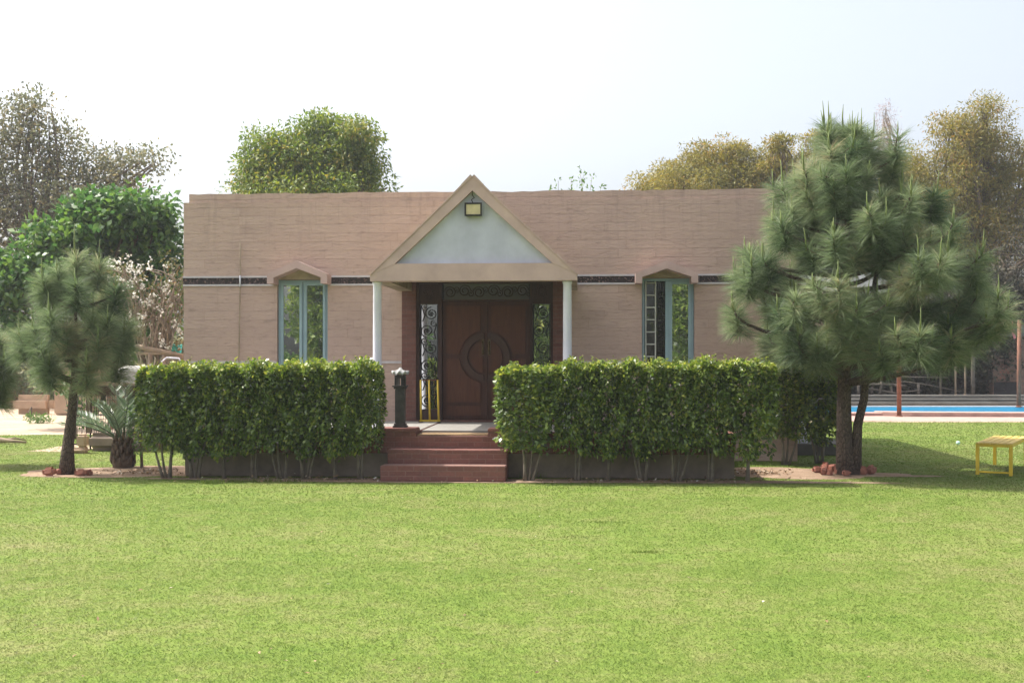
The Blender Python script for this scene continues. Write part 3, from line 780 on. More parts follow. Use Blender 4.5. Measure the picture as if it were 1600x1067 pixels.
# ================================================================== VEGETATION
def limb(p, q, bend=.12, n=6):
    p, q = Vector(p), Vector(q); d = q - p; off = Vector((random.uniform(-1, 1), random.uniform(-1, 1), random.uniform(-.3, .8))) * d.length * bend
    return [p + d * t + off * math.sin(math.pi * t) for t in np.linspace(0, 1, n)]
def tree(name, label, cat, base, lobes, trunk_h, trunk_r, nclump, clump_r, per, leaf, asp, mat, bark, group=None, droop=0., shell=.55, lobe_limbs=2, twigs=0, outward=.8, clump_flat=.75, tint_pow=1., fold=0., taper_twig=.012):
    """lobes: (x,y,z,rx,ry,rz) relative to the base; leaves sit in clumps spread through the lobes."""
    root = empty(name, base); tag(root, label, cat, group)
    lob = np.array(lobes, float)
    vol = lob[:, 3] * lob[:, 4] * lob[:, 5]; pr = vol ** .75 / (vol ** .75).sum()
    li = rng.choice(len(lob), nclump, p=pr)
    u = unit(rng.normal(size=(nclump, 3)))
    r = np.where(rng.random((nclump, 1)) < shell, rng.uniform(.78, 1.02, (nclump, 1)), rng.random((nclump, 1)) ** .5 * .85)
    C = lob[li, :3] + u * r * lob[li, 3:]
    cr = clump_r * rng.uniform(.6, 1.3, nclump)
    ct = rng.beta(2, 2, nclump) * .7
    ids = np.repeat(np.arange(nclump), per)
    q = in_ball(len(ids)); P = C[ids] + q * cr[ids][:, None] * np.array([1, 1, clump_flat])
    D = unit(q * outward + rng.normal(size=q.shape) * .6 + np.array([0, 0, -droop]))
    L = leaf * rng.uniform(.6, 1.25, len(ids))
    V, F = leaf_quads(P, D, L, L * asp, up=np.array([0, 0, .8]), fold=fold)
    ti = np.clip(ct[ids] + rng.normal(size=len(ids)) * .16 + .15, 0, 1) ** tint_pow
    np_mesh("crown", V, F, mat, root, ti)
    tm = MB()
    top = Vector((lob[:, 0].mean() * .5, lob[:, 1].mean() * .5, trunk_h))
    pts = limb((0, 0, -.05), top, .04, 7)
    tm.tube(pts, [trunk_r * (1.25 if i == 0 else 1 - .45 * i / 6) for i in range(7)], 10)
    tm.build("trunk", bark, root)
    lm = MB()
    for l in lob:
        for k in range(lobe_limbs):
            j = Vector(l[:3]) + Vector(np.array(unit(rng.normal(size=3)) * .35 * l[3:]))
            s0 = pts[random.randint(3, 6)]
            pp = limb(s0, j, .12, 6); lm.tube(pp, [trunk_r * .42 * (1 - .75 * i / 5) for i in range(6)], 6)
            for _ in range(twigs):
                e_ = C[rng.integers(nclump)]
                if (Vector(e_) - j).length < max(l[3:]) * 1.3:
                    lm.tube(limb(pp[random.randint(2, 5)], e_, .15, 5), [taper_twig * 1.8, taper_twig * 1.5, taper_twig * 1.1, taper_twig * .8, taper_twig * .4], 4)
    lm.build("limbs", bark, root)
    return root

# ---- pines with long drooping needles in tufts round upright candles
def pine(label, base, stem, whorls, ntuft_needles, nl, seed, trunk_r, extra_trunk=None, group="pines on the lawn", candle=1.0, lean=0., side=1.7):
    """stem: list of points; whorls: (z_tip, radius, count, phase)"""
    rs = np.random.default_rng(seed); random.seed(seed)
    root = empty("pine_tree", base); tag(root, label, "pine tree", group)
    stem = [Vector(p) for p in stem]
    def stem_at(z):
        for a, b_ in zip(stem, stem[1:]):
            if a.z <= z <= b_.z: return a.lerp(b_, (z - a.z) / max(1e-6, b_.z - a.z))
        return stem[-1].copy() if z > stem[-1].z else stem[0].copy()
    zt = stem[-1].z
    tm = MB(); n = len(stem)
    tm.tube(stem, [trunk_r * max(.06, 1 - max(0, p.z / zt) ** .8 * .97) * (1.2 if i == 0 else 1) for i, p in enumerate(stem)], 12)
    if extra_trunk: tm.tube(extra_trunk[0], extra_trunk[1], 10)
    tm.build("trunk", m_pinebark, root)
    bm_ = MB(); cm = MB()
    tips = []
    def add_tip(p, ax, s=1., c=1.):
        c *= 1 + .7 * max(0, p.z / zt) ** 4
        tips.append((np.array(p), np.array(ax.normalized()), s)); cand(p, ax, s, c)
    def cand(p, ax, s, c):
        k = random.choice((1, 1, 2, 3)) if c > .3 else 1
        for i in range(k):
            L = random.uniform(.16, .38) * s * candle * (.5 + .5 * c) * (1 if i == 0 else .6)
            d = (ax.normalized() * .35 + Vector((0, 0, 1)) + Vector((random.uniform(-.2, .2), random.uniform(-.2, .2), 0)) * (0 if i == 0 else 1.4)).normalized()
            e_ = p + d * L; mid = p + d * L * .5 + Vector((random.uniform(-1, 1), random.uniform(-1, 1), 0)) * .012
            cm.tube([p - d * .04, mid, e_], [.014 * s, .011 * s, .003], 6)
    for (z, rad, cnt, ph) in whorls:
        for k in range(cnt):
            az = ph + 2 * math.pi * k / cnt + random.uniform(-.28, .28)
            rr = rad * random.uniform(.76, 1.08) * (1 + lean * math.cos(az) * max(0, 1 - (z / zt) ** 3 * 1.4)); zz = z + random.uniform(-.16, .16)
            s0 = stem_at(max(stem[1].z, zz - .22 * rr - random.uniform(.05, .3)))
            ctr = stem_at(zz)
            out = Vector((math.cos(az), math.sin(az), 0))
            tip = Vector((ctr.x, ctr.y, zz)) + out * rr
            c1 = s0 + out * rr * .45 + Vector((0, 0, (zz - s0.z) * .15)); c2 = s0 + out * rr * .95 + Vector((0, 0, (zz - s0.z) * .45))
            pts = [s0 * (1 - t) ** 3 + c1 * 3 * t * (1 - t) ** 2 + c2 * 3 * t * t * (1 - t) + tip * t ** 3 for t in np.linspace(0, 1, 8)]
            br0 = .016 + .016 * rad
            bm_.tube(pts, [br0 * (1 - .7 * i / 7) for i in range(8)], 6)
            ax = (pts[-1] - pts[-2]).normalized() * .6 + Vector((0, 0, .7))
            add_tip(tip, ax)
            ns = int(round(rr * side + random.random() * .6 * min(1, side)))
            for s_ in range(ns):
                t = random.uniform(.42, .85); i = int(t * 7); p = pts[i].lerp(pts[i + 1], t * 7 - i)
                sd_ = out.cross(Vector((0, 0, 1))) * random.choice((-1, 1))
                q = p + sd_ * random.uniform(.2, .42) * min(1, rr) + out * random.uniform(.02, .2) + Vector((0, 0, random.uniform(.08, .3)))
                bm_.tube([p, p.lerp(q, .55) + Vector((0, 0, -.04)), q], [.014, .012, .009], 5)
                add_tip(q, (q - p).normalized() * .5 + Vector((0, 0, .8)), .9, .8)
    add_tip(stem[-1], Vector((0, 0, 1)), 1.0, 1.6)
    bm_.build("branches", m_pinebark, root)
    Ps, Ds, Ls, Ts = [], [], [], []
    for p, ax, s in tips:
        n_ = int(ntuft_needles * rs.uniform(.55, 1.2) * s); a = unit(ax + np.array([0, 0, .25]))
        t = rs.random(n_) ** .85 * .40 * s
        th = R(25) + rs.random(n_) ** .8 * R(85) * (.3 + .7 * np.clip(t / .25, 0, 1)) + R(8)
        ph = rs.random(n_) * 2 * np.pi
        kf = n_ // 3; fid = rs.integers(0, kf, n_); jt = .11                 # needles grow in bundles
        t = t[fid]; th = th[fid] + rs.normal(0, jt, n_); ph = ph[fid] + rs.normal(0, jt, n_) / np.maximum(.25, np.sin(th))
        e1 = unit(np.cross(a, [.3, .9, .1])); e2 = np.cross(a, e1)
        d = a * np.cos(th)[:, None] + (e1 * np.cos(ph)[:, None] + e2 * np.sin(ph)[:, None]) * np.sin(th)[:, None]
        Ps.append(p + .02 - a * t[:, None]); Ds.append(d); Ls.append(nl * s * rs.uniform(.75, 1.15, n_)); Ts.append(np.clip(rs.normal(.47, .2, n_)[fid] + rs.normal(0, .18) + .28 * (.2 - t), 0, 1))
    P, D, L, T = map(np.concatenate, (Ps, Ds, Ls, Ts)); L = L[:, None]
    g_ = np.array([0, 0, -1.]); dr_ = rs.uniform(.08, .36, len(P))[:, None]
    S = unit(np.cross(D, rs.normal(size=D.shape))) * .0024
    p1 = P + D * L * .5 + g_ * L * dr_ * .2; p2 = P + D * L * .96 + g_ * L * dr_ * .85
    n_ = len(P); V = np.stack([P + S, P - S, p1 + S * .85, p1 - S * .85, p2], 1).reshape(-1, 3)
    b_ = np.arange(n_)[:, None] * 5
    nv = len(V); V = np.concatenate([V, np.array(cm.v)])
    cq = np.array([f for f in cm.f if len(f) == 4]) + nv; c6 = np.array([f for f in cm.f if len(f) == 6]) + nv
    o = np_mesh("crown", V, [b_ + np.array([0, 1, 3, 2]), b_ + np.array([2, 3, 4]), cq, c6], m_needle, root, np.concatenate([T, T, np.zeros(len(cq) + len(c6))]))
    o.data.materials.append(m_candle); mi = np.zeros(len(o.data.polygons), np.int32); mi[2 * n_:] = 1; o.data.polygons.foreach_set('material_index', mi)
    random.seed(seed + 1)
    return root

# right pine
Dp = 16.9; bp = at(1324, Dp)
stem = [(0, 0, -.05), (-.04, 0, .3), (-.05, 0, .9), (-.04, 0, 1.75), (-.02, 0, 2.6), (.0, .0, 3.6), (-.04, 0, 4.6), (-.06, 0, 5.05)]
ex = ([Vector((.11, -.04, -.02)), Vector((.125, -.04, .4)), Vector((.14, -.04, .72)), Vector((.235, -.03, 1.1)), Vector((.28, -.02, 1.6)), Vector((.36, .05, 2.4)), Vector((.5, .1, 3.2)), Vector((.62, .12, 4.1))],
      [.085, .072, .066, .058, .055, .045, .03, .012])
wh = [(1.93, 1.4, 6, .3), (2.1, 1.75, 7, 1.1), (2.45, 1.85, 7, .2), (2.85, 1.8, 7, .75), (3.2, 1.65, 7, 1.6), (3.55, 1.42, 7, .1), (3.88, 1.15, 6, .9), (4.2, .98, 7, 1.9), (4.5, .72, 7, .4), (4.78, .42, 5, 1.3), (4.4, .32, 4, .2), (4.95, .2, 3, .8),
      (1.95, .7, 5, .8), (2.6, 1.0, 6, .5), (3.3, .8, 6, 1.2), (3.95, .55, 5, 0.7)]
pine("large dark green pine with a forked trunk growing on the lawn right of the house", bp, stem, wh, 680, .36, 11, .14, ex, lean=.2, side=1.35)
# left pine
bp2 = at(104, 16.9)
stem2 = [(0, 0, -.05), (.02, 0, .4), (.08, 0, .9), (.12, 0, 1.5), (.13, 0, 2.2), (.13, 0, 2.7), (.12, 0, 3.15)]
wh2 = [(1.58, .62, 5, .5), (1.92, .8, 6, 1.25), (2.28, .78, 6, .5), (2.64, .6, 5, 1.3), (2.94, .34, 3, .1), (2.2, .3, 3, .2)]
pine("small round-crowned pine on a slender trunk at the left of the lawn", bp2, stem2, wh2, 1150, .34, 23, .105, side=.3)
# a third pine cut by the left edge of the picture
bp3 = at(-40, 18.2)
stem3 = [(0, 0, -.05), (-.02, 0, .6), (0, 0, 1.2), (.02, 0, 1.9), (.0, 0, 2.3)]
pine("pine cut off by the left edge of the picture beside the small round pine", bp3, stem3, [(1.35, .5, 4, .4), (1.7, .58, 5, 1.1), (2.0, .4, 4, .2)], 900, .34, 31, .08)

# ---- clipped hedge shrubs
def hedge_variant(seed, wx, wy, z0, z1, nleaf, mult):
    rs = np.random.default_rng(seed)
    n_ = nleaf
    # points in a rounded box, biased to its skin; skirt thins out downward
    q = rs.uniform(-1, 1, (n_ * 2, 3)); k = rs.random(n_ * 2) < .72
    ax = rs.integers(0, 3, n_ * 2); ax = np.where(ax == 2, np.where(rs.random(n_ * 2) < .65, 2, 1), ax)
    sg = np.where(rs.random(n_ * 2) < .5, -1, 1)
    for a in range(3):
        mk = k & (ax == a); q[mk, a] = (sg * rs.uniform(.78, 1.0, n_ * 2))[mk]
    q[:, 2] = np.where((ax == 2) & k & (q[:, 2] < 0), -q[:, 2], q[:, 2])
    nr = (np.abs(q) ** 4.5).sum(1) ** (1 / 4.5); q = q / np.maximum(1, nr)[:, None]
    ang = np.arctan2(q[:, 1], q[:, 0])
    edge = np.abs(q[:, 0]); low = -1.0 + .95 * edge ** 1.6 + .22 * np.sin(q[:, 0] * 6 + seed * 2) + .15 * np.sin(ang * 3 + seed); keep = (q[:, 2] > low) & ~((edge > .84) & (q[:, 2] < .75) & (rs.random(n_ * 2) < .55)) | (rs.random(n_ * 2) < .10)
    lump = np.sin(q[:, 0] * 5.1 + seed) * np.sin(q[:, 2] * 4.3 + seed * 1.7) * .055 + np.sin(q[:, 0] * 11 + q[:, 2] * 9 + seed) * .02
    q = q[keep][:n_]; lump = lump[keep][:n_]
    C = q * np.array([wx, wy, (z1 - z0) / 2]) + np.array([0, 0, (z0 + z1) / 2])
    C[:, 1] += np.sign(q[:, 1]) * lump; C[:, 2] += rs.normal(0, .012, len(C)) + np.where(q[:, 2] > .8, lump * .8, 0)
    D = unit(q * np.array([.45, .45, .3]) + rs.normal(size=q.shape) * .55 + np.array([0, 0, -.35])); UPV = unit(q * [1, 1, .8] + rs.normal(size=q.shape) * .45 + [-.15, 0, .25])
    L = rs.uniform(.045, .085, len(C))
    # a few sprigs standing out of the clipped top
    sp = []
    for _ in range(7):
        x, y = rs.uniform(-wx, wx) * .9, rs.uniform(-wy, wy) * .8
        for j in range(rs.integers(4, 10)): sp.append((x + rs.normal() * .015, y + rs.normal() * .015, z1 - .01 + j * .013))
    sp = np.array(sp); C = np.concatenate([C, sp]); D = np.concatenate([D, unit(rs.normal(size=sp.shape) + [0, 0, .6])]); L = np.concatenate([L, rs.uniform(.03, .05, len(sp))])
    UPV = np.concatenate([UPV, rs.normal(size=sp.shape)])
    V, F = leaf_quads(C, D, L, L * .55, up=UPV * 1.6, fold=.07)
    top = np.clip((C[:, 2] - (z1 - .22)) / .22, 0, 1)         # sunlit top painted into the tint: upper leaves yellower and brighter
    cl = .12 * np.sin(C[:, 0] * 9 + seed) * np.sin(C[:, 2] * 8 + seed * 2)
    T = np.clip(rs.normal(.44, .28, len(C)) + cl + top * .3, 0, 1)
    return V, F, T
VAR = []
for i in range(4):
    V, F, T = hedge_variant(40 + i, .37, .31, .30 + .05 * (i % 3), 1.615 + (.0, .02, -.012, .012)[i], 6800, 1)
    VAR.append(np_mesh("crown", V, F, m_hedge, None, T))
def stems_mesh(seed, h=.85, fork=True, thick=.027):
    random.seed(seed); m = MB()
    k = random.choice((1, 2, 2, 3)) if fork else 1
    for j in range(k):
        x0 = (j - (k - 1) / 2) * .045; dx = (j - (k - 1) / 2) * .16 + random.uniform(-.06, .06)
        p = limb((x0, 0, -.03), (x0 + dx, random.uniform(-.05, .05), h), .05, 6)
        m.tube(p, [thick * (1.35 if i == 0 else 1 - .1 * i) * (1 if j == 0 else .75) for i in range(6)], 8)
        for _ in range(3):
            s = p[random.randint(3, 5)]; e_ = s + Vector((random.uniform(-.2, .2), random.uniform(-.12, .12), random.uniform(.1, .3)))
            m.tube([s, s.lerp(e_, .5) + Vector((0, 0, -.02)), e_], [.014, .011, .006], 5)
    return m
STEMS = [stems_mesh(90 + i).build("trunk", m_hedgebark) for i in range(4)]
for o in VAR + STEMS: col.objects.unlink(o)
def shrub(loc, i, label, group, sx=1., sz=1., rz=0.):
    root = empty("clipped_shrub", loc, rz); tag(root, label, "shrub", group)
    c = VAR[i % 4].copy(); col.objects.link(c); c.parent = root; c.scale = (sx, 1, sz); c.name = "crown"
    t = STEMS[(i * 3 + 1) % 4].copy(); col.objects.link(t); t.parent = root; t.name = "trunk"
    return root
WORDS = ["first", "second", "third", "fourth", "fifth", "sixth", "seventh", "eighth"]
for k, px in enumerate([562, 522, 476, 437, 393, 345, 298, 252]):
    Dd = 16.02 + .005 * k; p = at(px, Dd); p.y = OY - (p.x - OX) * math.tan(TH) - 3.36
    shrub(p, k * 3 + 1, f"{WORDS[k]} clipped leafy shrub from the brick steps in the hedge left of them", "clipped shrubs of the left hedge", (.82, .9, .85, 1.0, .9, .95, .95, 1.0)[k], (1.0, .995, 1.0, .985, .99, .985, .985, .985)[k], -TH + (math.pi if k % 2 else 0))
for k, px in enumerate([826, 902, 950, 1003, 1056, 1108, 1165]):
    p = at(px, 15.9); p.y = OY - (p.x - OX) * math.tan(TH) - 3.36 - (.04 if k == 0 else 0)
    shrub(p, k * 3 + 2, f"{WORDS[k]} clipped leafy shrub from the brick steps in the hedge right of them", "clipped shrubs of the right hedge", (1.2, .85, .85, .85, .9, .9, 1.02)[k], (.985, 1.0, 1.005, 1.01, 1.01, 1.015, 1.02)[k], -TH + (math.pi if k % 2 else 0))
for k, (px, D_) in enumerate([(1228, 18.45), (1280, 18.7)]):
    shrub(at(px, D_), k + 2, ("shaded clipped shrub at the house's right corner, beside the sunlit hedge end" if k == 0 else "shaded clipped shrub with a bare stem in front of the white side step"), "clipped shrubs in the house's shade", 1.12, 1.0, R(180) * k)
# loose shrub behind the left hedge end
tree("shrub", "loose light green bush between the small palm and the left end of the hedge", "bush", at(222, 18.0), [(0, 0, .75, .22, .3, .45), (-.05, 0, .45, .16, .2, .25)], .5, .025, 60, .12, 14, .06, .5, m_shoot, m_bark, lobe_limbs=3)

# ---- young date palm
pr_ = empty("palm_tree", at(192, 18.0)); tag(pr_, "small young palm with stiff grey green fronds and a stubby trunk left of the hedge", "palm")
tp = MB(); tp.lathe([(.15, -.02), (.16, .08), (.135, .2), (.125, .3), (.10, .42), (.04, .5)], 14)
for i in range(46):
    a = i * 2.4; z = .02 + i * .0095; r = .15 - .0012 * i
    d = Vector((math.cos(a), math.sin(a), 0)); p = d * r + Vector((0, 0, z))
    tp.tube([p, p + d * .035 + Vector((0, 0, .06)), p + d * .045 + Vector((0, 0, .12))], [.03, .022, .006], 5)
tp.build("trunk", m_bark, pr_)
fr_specs = [(170, .95, 38, .5), (150, .8, 55, .5), (100, .85, 80, .2), (60, .8, 70, .45), (20, .8, 52, .7), (200, .9, 30, .6), (-30, .7, 45, .7), (-90, .8, 55, .6), (-140, .8, 40, .7), (245, .75, 62, .5), (120, .95, 66, .35), (0, .6, 75, .3), (-60, .7, 70, .4)]
for az, L, el, dp in fr_specs:
    a = R(az); e0 = R(el); out = Vector((math.cos(a), math.sin(a), 0)); pts = []; p = Vector((0, 0, .42)) + out * .05
    n_ = 14
    for i in range(n_ + 1):
        pts.append(p.copy()); e_ = e0 - dp * 1.1 * (i / n_) ** 1.5
        p = p + (out * math.cos(e_) + Vector((0, 0, math.sin(e_)))) * (L / n_)
    fm = MB(); fm.tube(pts, [.014 * (1 - .8 * i / n_) + .002 for i in range(n_ + 1)], 5)
    fo = fm.build("frond", m_palm, pr_)
    P, D, Ln = [], [], []
    for i in range(3, n_):
        for q in (0., .33, .66):
            pt = pts[i].lerp(pts[i + 1], q); tn = (pts[i + 1] - pts[i]).normalized(); sd_ = tn.cross(Vector((0, 0, 1))).normalized(); nn = sd_.cross(tn)
            for s in (-1, 1):
                d = (tn * .75 + sd_ * s * .75 + nn * .35).normalized()
                P.append(pt); D.append(d); Ln.append(.24 * (1 - .55 * abs(i / n_ - .5)) * random.uniform(.85, 1.1))
    V, F = leaf_quads(np.array(P), np.array(D), np.array(Ln), .02, up=np.array([0, 0, 1.5]))
    np_mesh("leaflets", V, F, m_palm, fo, np.clip(rng.normal(.55, .2, len(P)), 0, 1))

# ---- background trees
def rel(px, py, D, base_px): return ((px - base_px) / FPX * D, zy(py, D))
def lobes_from(D, bpx, spec, depth=1.):
    out = []
    for px, py, rx, rz in spec:
        x, z = rel(px, py, D, bpx); k = D / FPX
        out.append((x, random.uniform(-.6, .6) * depth, z, rx * k, max(rx * k * .8, .6) * depth, rz * k))
    return out
random.seed(5)
# sparse tall tree, far left
D = 46
tree("tall_tree", "tall thin-leaved olive tree with sky showing through at the far left", "tree", at(60, D),
     lobes_from(D, 60, [(40, 205, 45, 62), (-20, 240, 60, 90), (85, 255, 55, 65), (150, 270, 55, 48), (205, 262, 34, 38), (60, 330, 100, 75), (150, 325, 75, 45), (-20, 350, 70, 80), (240, 250, 14, 20), (78, 175, 14, 26), (40, 160, 18, 22)]),
     6.5, .22, 620, .75, 48, .16, .55, m_sparse, m_bark, shell=.4, lobe_limbs=3, twigs=9, taper_twig=.016)
# big-leaved bright green tree
D = 29
tree("broadleaf_tree", "bright green big-leaved tree rising left of the house behind the small pine", "tree", at(185, D),
     lobes_from(D, 185, [(170, 375, 85, 62), (235, 375, 55, 60), (105, 400, 60, 50), (50, 430, 50, 48), (15, 445, 35, 45), (215, 335, 60, 30), (150, 335, 40, 24), (262, 410, 28, 60), (190, 318, 18, 14), (125, 345, 18, 16), (252, 332, 18, 16), (75, 372, 18, 14), (140, 440, 80, 40), (30, 490, 40, 50), (225, 470, 60, 70), (180, 500, 60, 60)]),
     3.2, .2, 560, .46, 34, .2, .6, m_bigleaf, m_bark, shell=.5, lobe_limbs=3, droop=.25, outward=.7, fold=.08)
# blossom tree with bare stems
D = 25
tree("blossom_tree", "leggy tree with bare brown stems and scattered white blossom beside the house's left wall", "tree", at(235, D),
     lobes_from(D, 235, [(205, 430, 22, 30), (240, 440, 34, 50), (262, 500, 24, 50), (225, 480, 22, 50), (270, 450, 14, 45)]),
     .9, .09, 80, .22, 12, .10, .5, m_dullleaf, m_barkpale, lobe_limbs=5, twigs=5, taper_twig=.012)
bt = bpy.data.objects["blossom_tree"]
lo = np.array(lobes_from(D, 235, [(205, 430, 26, 30), (240, 440, 38, 50), (262, 500, 26, 45), (225, 480, 22, 50)]))
ii = rng.integers(0, 4, 70); C = lo[ii, :3] + unit(rng.normal(size=(70, 3))) * lo[ii, 3:] * rng.uniform(.6, 1.05, (70, 1))
C = np.repeat(C, 8, 0) + rng.normal(size=(560, 3)) * .03
V, F = leaf_quads(C, unit(rng.normal(size=C.shape)), .07, .05); np_mesh("blossom", V, F, m_blossom, bt, rng.random(len(C)))
# tree behind the house
random.seed(8); D = 40
tree("leafy_tree", "rounded yellow green tree rising behind the left half of the house roof", "tree", at(490, D),
     lobes_from(D, 490, [(428, 240, 36, 32), (497, 206, 40, 28), (556, 236, 30, 36), (490, 262, 88, 46), (402, 274, 26, 26), (580, 272, 24, 26), (370, 298, 8, 6), (490, 305, 105, 26), (402, 216, 10, 12), (508, 196, 12, 12), (474, 206, 12, 10), (574, 210, 6, 12), (604, 296, 8, 8)]),
     5, .3, 420, .58, 120, .17, .4, m_house_tree, m_bark, shell=.72, droop=.5, lobe_limbs=2, twigs=4, taper_twig=.03)
# shoots peeping over the parapet
D = 30
sh = empty("sapling", at(905, D)); tag(sh, "few thin leafy shoots peeping over the roof right of the gable", "sapling")
sm = MB(); P = []
for px, py in ((860, 294), (872, 284), (893, 280), (906, 268), (912, 272), (926, 274), (940, 290)):
    x, z = rel(px, py, D, 905); pts = limb((x * .25, 0, .3), (x, random.uniform(-.2, .2), z), .04, 24)
    sm.tube(pts, [.02 * (1 - .8 * i / 23) for i in range(24)], 5)
    for i in range(8, 24):
        for _ in range(7): P.append(np.array(pts[i]) + rng.normal(size=3) * .05)
sm.build("trunk", m_bark, sh); P = np.array(P)
V, F = leaf_quads(P, unit(rng.normal(size=P.shape) + [0, 0, .3]), .11, .05); np_mesh("crown", V, F, m_shoot, sh, rng.random(len(P)))
# yellow feathery trees behind the right half of the house
random.seed(12); D = 52
tree("feathery_tree", "low spreading yellow feathery tree showing above the right half of the roof", "tree", at(1110, D),
     lobes_from(D, 1110, [(1110, 262, 50, 34), (1050, 280, 42, 26), (1010, 292, 34, 16), (1165, 265, 48, 34), (1210, 275, 40, 40), (1090, 300, 100, 36), (1140, 236, 26, 14), (1105, 242, 24, 14), (1180, 310, 90, 50)]),
     5, .3, 520, .68, 140, .17, .28, m_bamboo, m_bark, shell=.62, droop=.2, twigs=2, taper_twig=.03, clump_flat=.6)
tree("feathery_tree", "flat-topped feathery tree with open tiers between the yellow tree and the large pine", "tree", at(1222, 50),
     lobes_from(50, 1222, [(1215, 222, 26, 6), (1225, 238, 32, 6), (1205, 232, 18, 6), (1228, 252, 34, 8), (1215, 262, 40, 12), (1290, 215, 34, 16), (1280, 255, 40, 30)]),
     8.6, .12, 190, .34, 46, .2, .24, m_bamboo, m_bark, shell=.5, lobe_limbs=2, twigs=3, taper_twig=.025, clump_flat=.4)
tree("feathery_tree", "tall yellow brown feathery tree at the right edge behind the large pine", "tree", at(1520, D),
     lobes_from(D, 1520, [(1535, 205, 34, 40), (1500, 225, 46, 40), (1450, 262, 48, 38), (1560, 255, 48, 46), (1480, 300, 80, 60), (1560, 320, 60, 60), (1600, 270, 40, 50), (1535, 178, 16, 18), (1420, 290, 40, 40), (1500, 380, 80, 60), (1590, 360, 45, 60), (1480, 198, 16, 18), (1440, 350, 60, 50)]),
     6, .35, 760, .72, 130, .17, .28, m_bamboo, m_bark, shell=.68, droop=.25, lobe_limbs=3, twigs=6, taper_twig=.03, clump_flat=.65)
tree("feathery_tree", "thin drooping brown foliage hanging at the right edge above the brick hut", "tree", at(1640, 48),
     lobes_from(48, 1640, [(1580, 400, 30, 50), (1565, 440, 24, 30), (1600, 430, 34, 40), (1640, 360, 40, 60), (1575, 475, 18, 22)]),
     6, .2, 150, .5, 22, .2, .24, m_brownleaf, m_bark, shell=.5, droop=.6, lobe_limbs=2, twigs=8, taper_twig=.02)
tree("bare_tree", "slender mauve leafless tree top standing above the large pine", "tree", at(1390, 50),
     lobes_from(50, 1390, [(1390, 190, 14, 34), (1388, 225, 22, 26), (1375, 250, 26, 20)]), 9.2, .08, 120, .3, 20, .16, .12, m_mauve, m_barkpale, lobe_limbs=4, twigs=16, taper_twig=.012)
# dark dry thicket behind the pool: separate shrubs
for k, (px, w_, top, kind) in enumerate([(1275, 60, 500, 0), (1345, 65, 470, 1), (1420, 65, 485, 2), (1490, 60, 460, 3), (1545, 48, 430, 4)]):
    D = 47 + k % 2
    x0, z1 = rel(px, top, D, px)
    tree("thicket_bush", ["dark dry bush at the pool's left end behind the hedge", "dark dry bush behind the large pine's trunk beyond the pool", "dark dry bush beyond the pool right of the rusty post",
         "dark dry bush beyond the pool with pale poles in front", "tall dark bush beside the left wall of the brick hut"][kind], "bush", at(px, D),
         [(0, 0, z1 * .5, w_ * D / FPX, 1.3, z1 * .5), (-.4, .3, z1 * .3, w_ * D / FPX, 1.1, z1 * .3), (.5, .2, z1 * .75, w_ * D / FPX * .7, 1, z1 * .3)], 1.5, .1, 650, .42, 56, .2, .5, m_brownleaf, m_bark,
         group="dark bushes beyond the pool", lobe_limbs=5, twigs=10, taper_twig=.02)
# trees closing the view at the far left, low
for k, (px, py, w_, D) in enumerate([(-30, 500, 70, 44), (60, 540, 80, 42), (150, 535, 80, 40), (250, 530, 60, 38)]):
    z1 = zy(py, D)
    tree("background_bush", ["dark bush over the mud wall at the left edge", "dark bush behind the mud wall, seen under the small pine's crown", "dark bush behind the wire cage", "dark bush behind the log pergola beside the house"][k], "bush", at(px, D),
         [(0, 0, z1 * .5, w_ * D / FPX, 1.4, z1 * .5)], 1.2, .1, 240, .42, 40, .2, .5, m_brownleaf if k == 0 else m_sparse, m_bark, group="bushes at the left background", lobe_limbs=4, twigs=4)
# far wood closing the horizon
nn = 26000; xs = rng.uniform(-75, 75, nn); hh = 3.6 + 1.1 * np.sin(xs * .31) + .9 * np.sin(xs * .83 + 1) + .5 * np.sin(xs * 2.1)
P = np.stack([xs, 80 + rng.uniform(-2, 2, nn), rng.random(nn) ** .8 * hh], 1)
V, F = leaf_quads(P, unit(rng.normal(size=P.shape)), rng.uniform(.4, .8, nn), .35, up=np.array([0, 0, .6]), fold=.1)
tag(np_mesh("far_wood", V, F, m_sparse, None, np.clip(rng.normal(.35, .2, nn), 0, 1)), "far low belt of trees closing the horizon behind the house", "trees", kind="stuff")
# trees behind the camera, seen mirrored in the panes
random.seed(3)
for k, (x, y, s, lab) in enumerate([(-13.0, -13, 1., "dark leafy tree mirrored in the right pane of the left window"), (3.9, -13, .95, "dark leafy tree mirrored in the pane of the right window"), (-2.9, -14, 1.05, "dark leafy tree mirrored in the door's right sidelight")]):
    tree("mirrored_tree", lab, "tree", (x, y, 0), [(0, 0, 3.9 * s, 1.5, 1.5, 1.8), (.3, 0, 2.5, 1.2, 1.3, 1.2), (-.3, 0, 5.4 * s, 1., 1.1, 1.2), (.1, 0, 1.2, .8, .9, .9)], 2.6, .16, 260, .5, 30, .24, .5, m_hedge, m_bark, group="trees mirrored in the glass", shell=.5, lobe_limbs=2)
for k, (x, y, lab) in enumerate([(-8.1, -9, "green bush mirrored in the door's left sidelight"), (-14.7, -14, "green bush mirrored low in the left pane of the left window"), (5.8, -12, "green bush mirrored low in the pane of the right window")]):
    tree("mirrored_bush", lab, "bush", (x, y, 0), ([(0, 0, 1.4, 1.0, 1., 1.5), (.3, 0, 2.6, .6, .6, .9), (-.2, 0, .8, .9, .8, .8)] if k != 1 else [(0, 0, .9, 1., .9, 1.0), (-.5, 0, 1.4, .5, .5, .8)]), .8, .06, 160, .35, 24, .2, .5, m_shoot, m_bark, group="bushes mirrored in the glass", lobe_limbs=2)

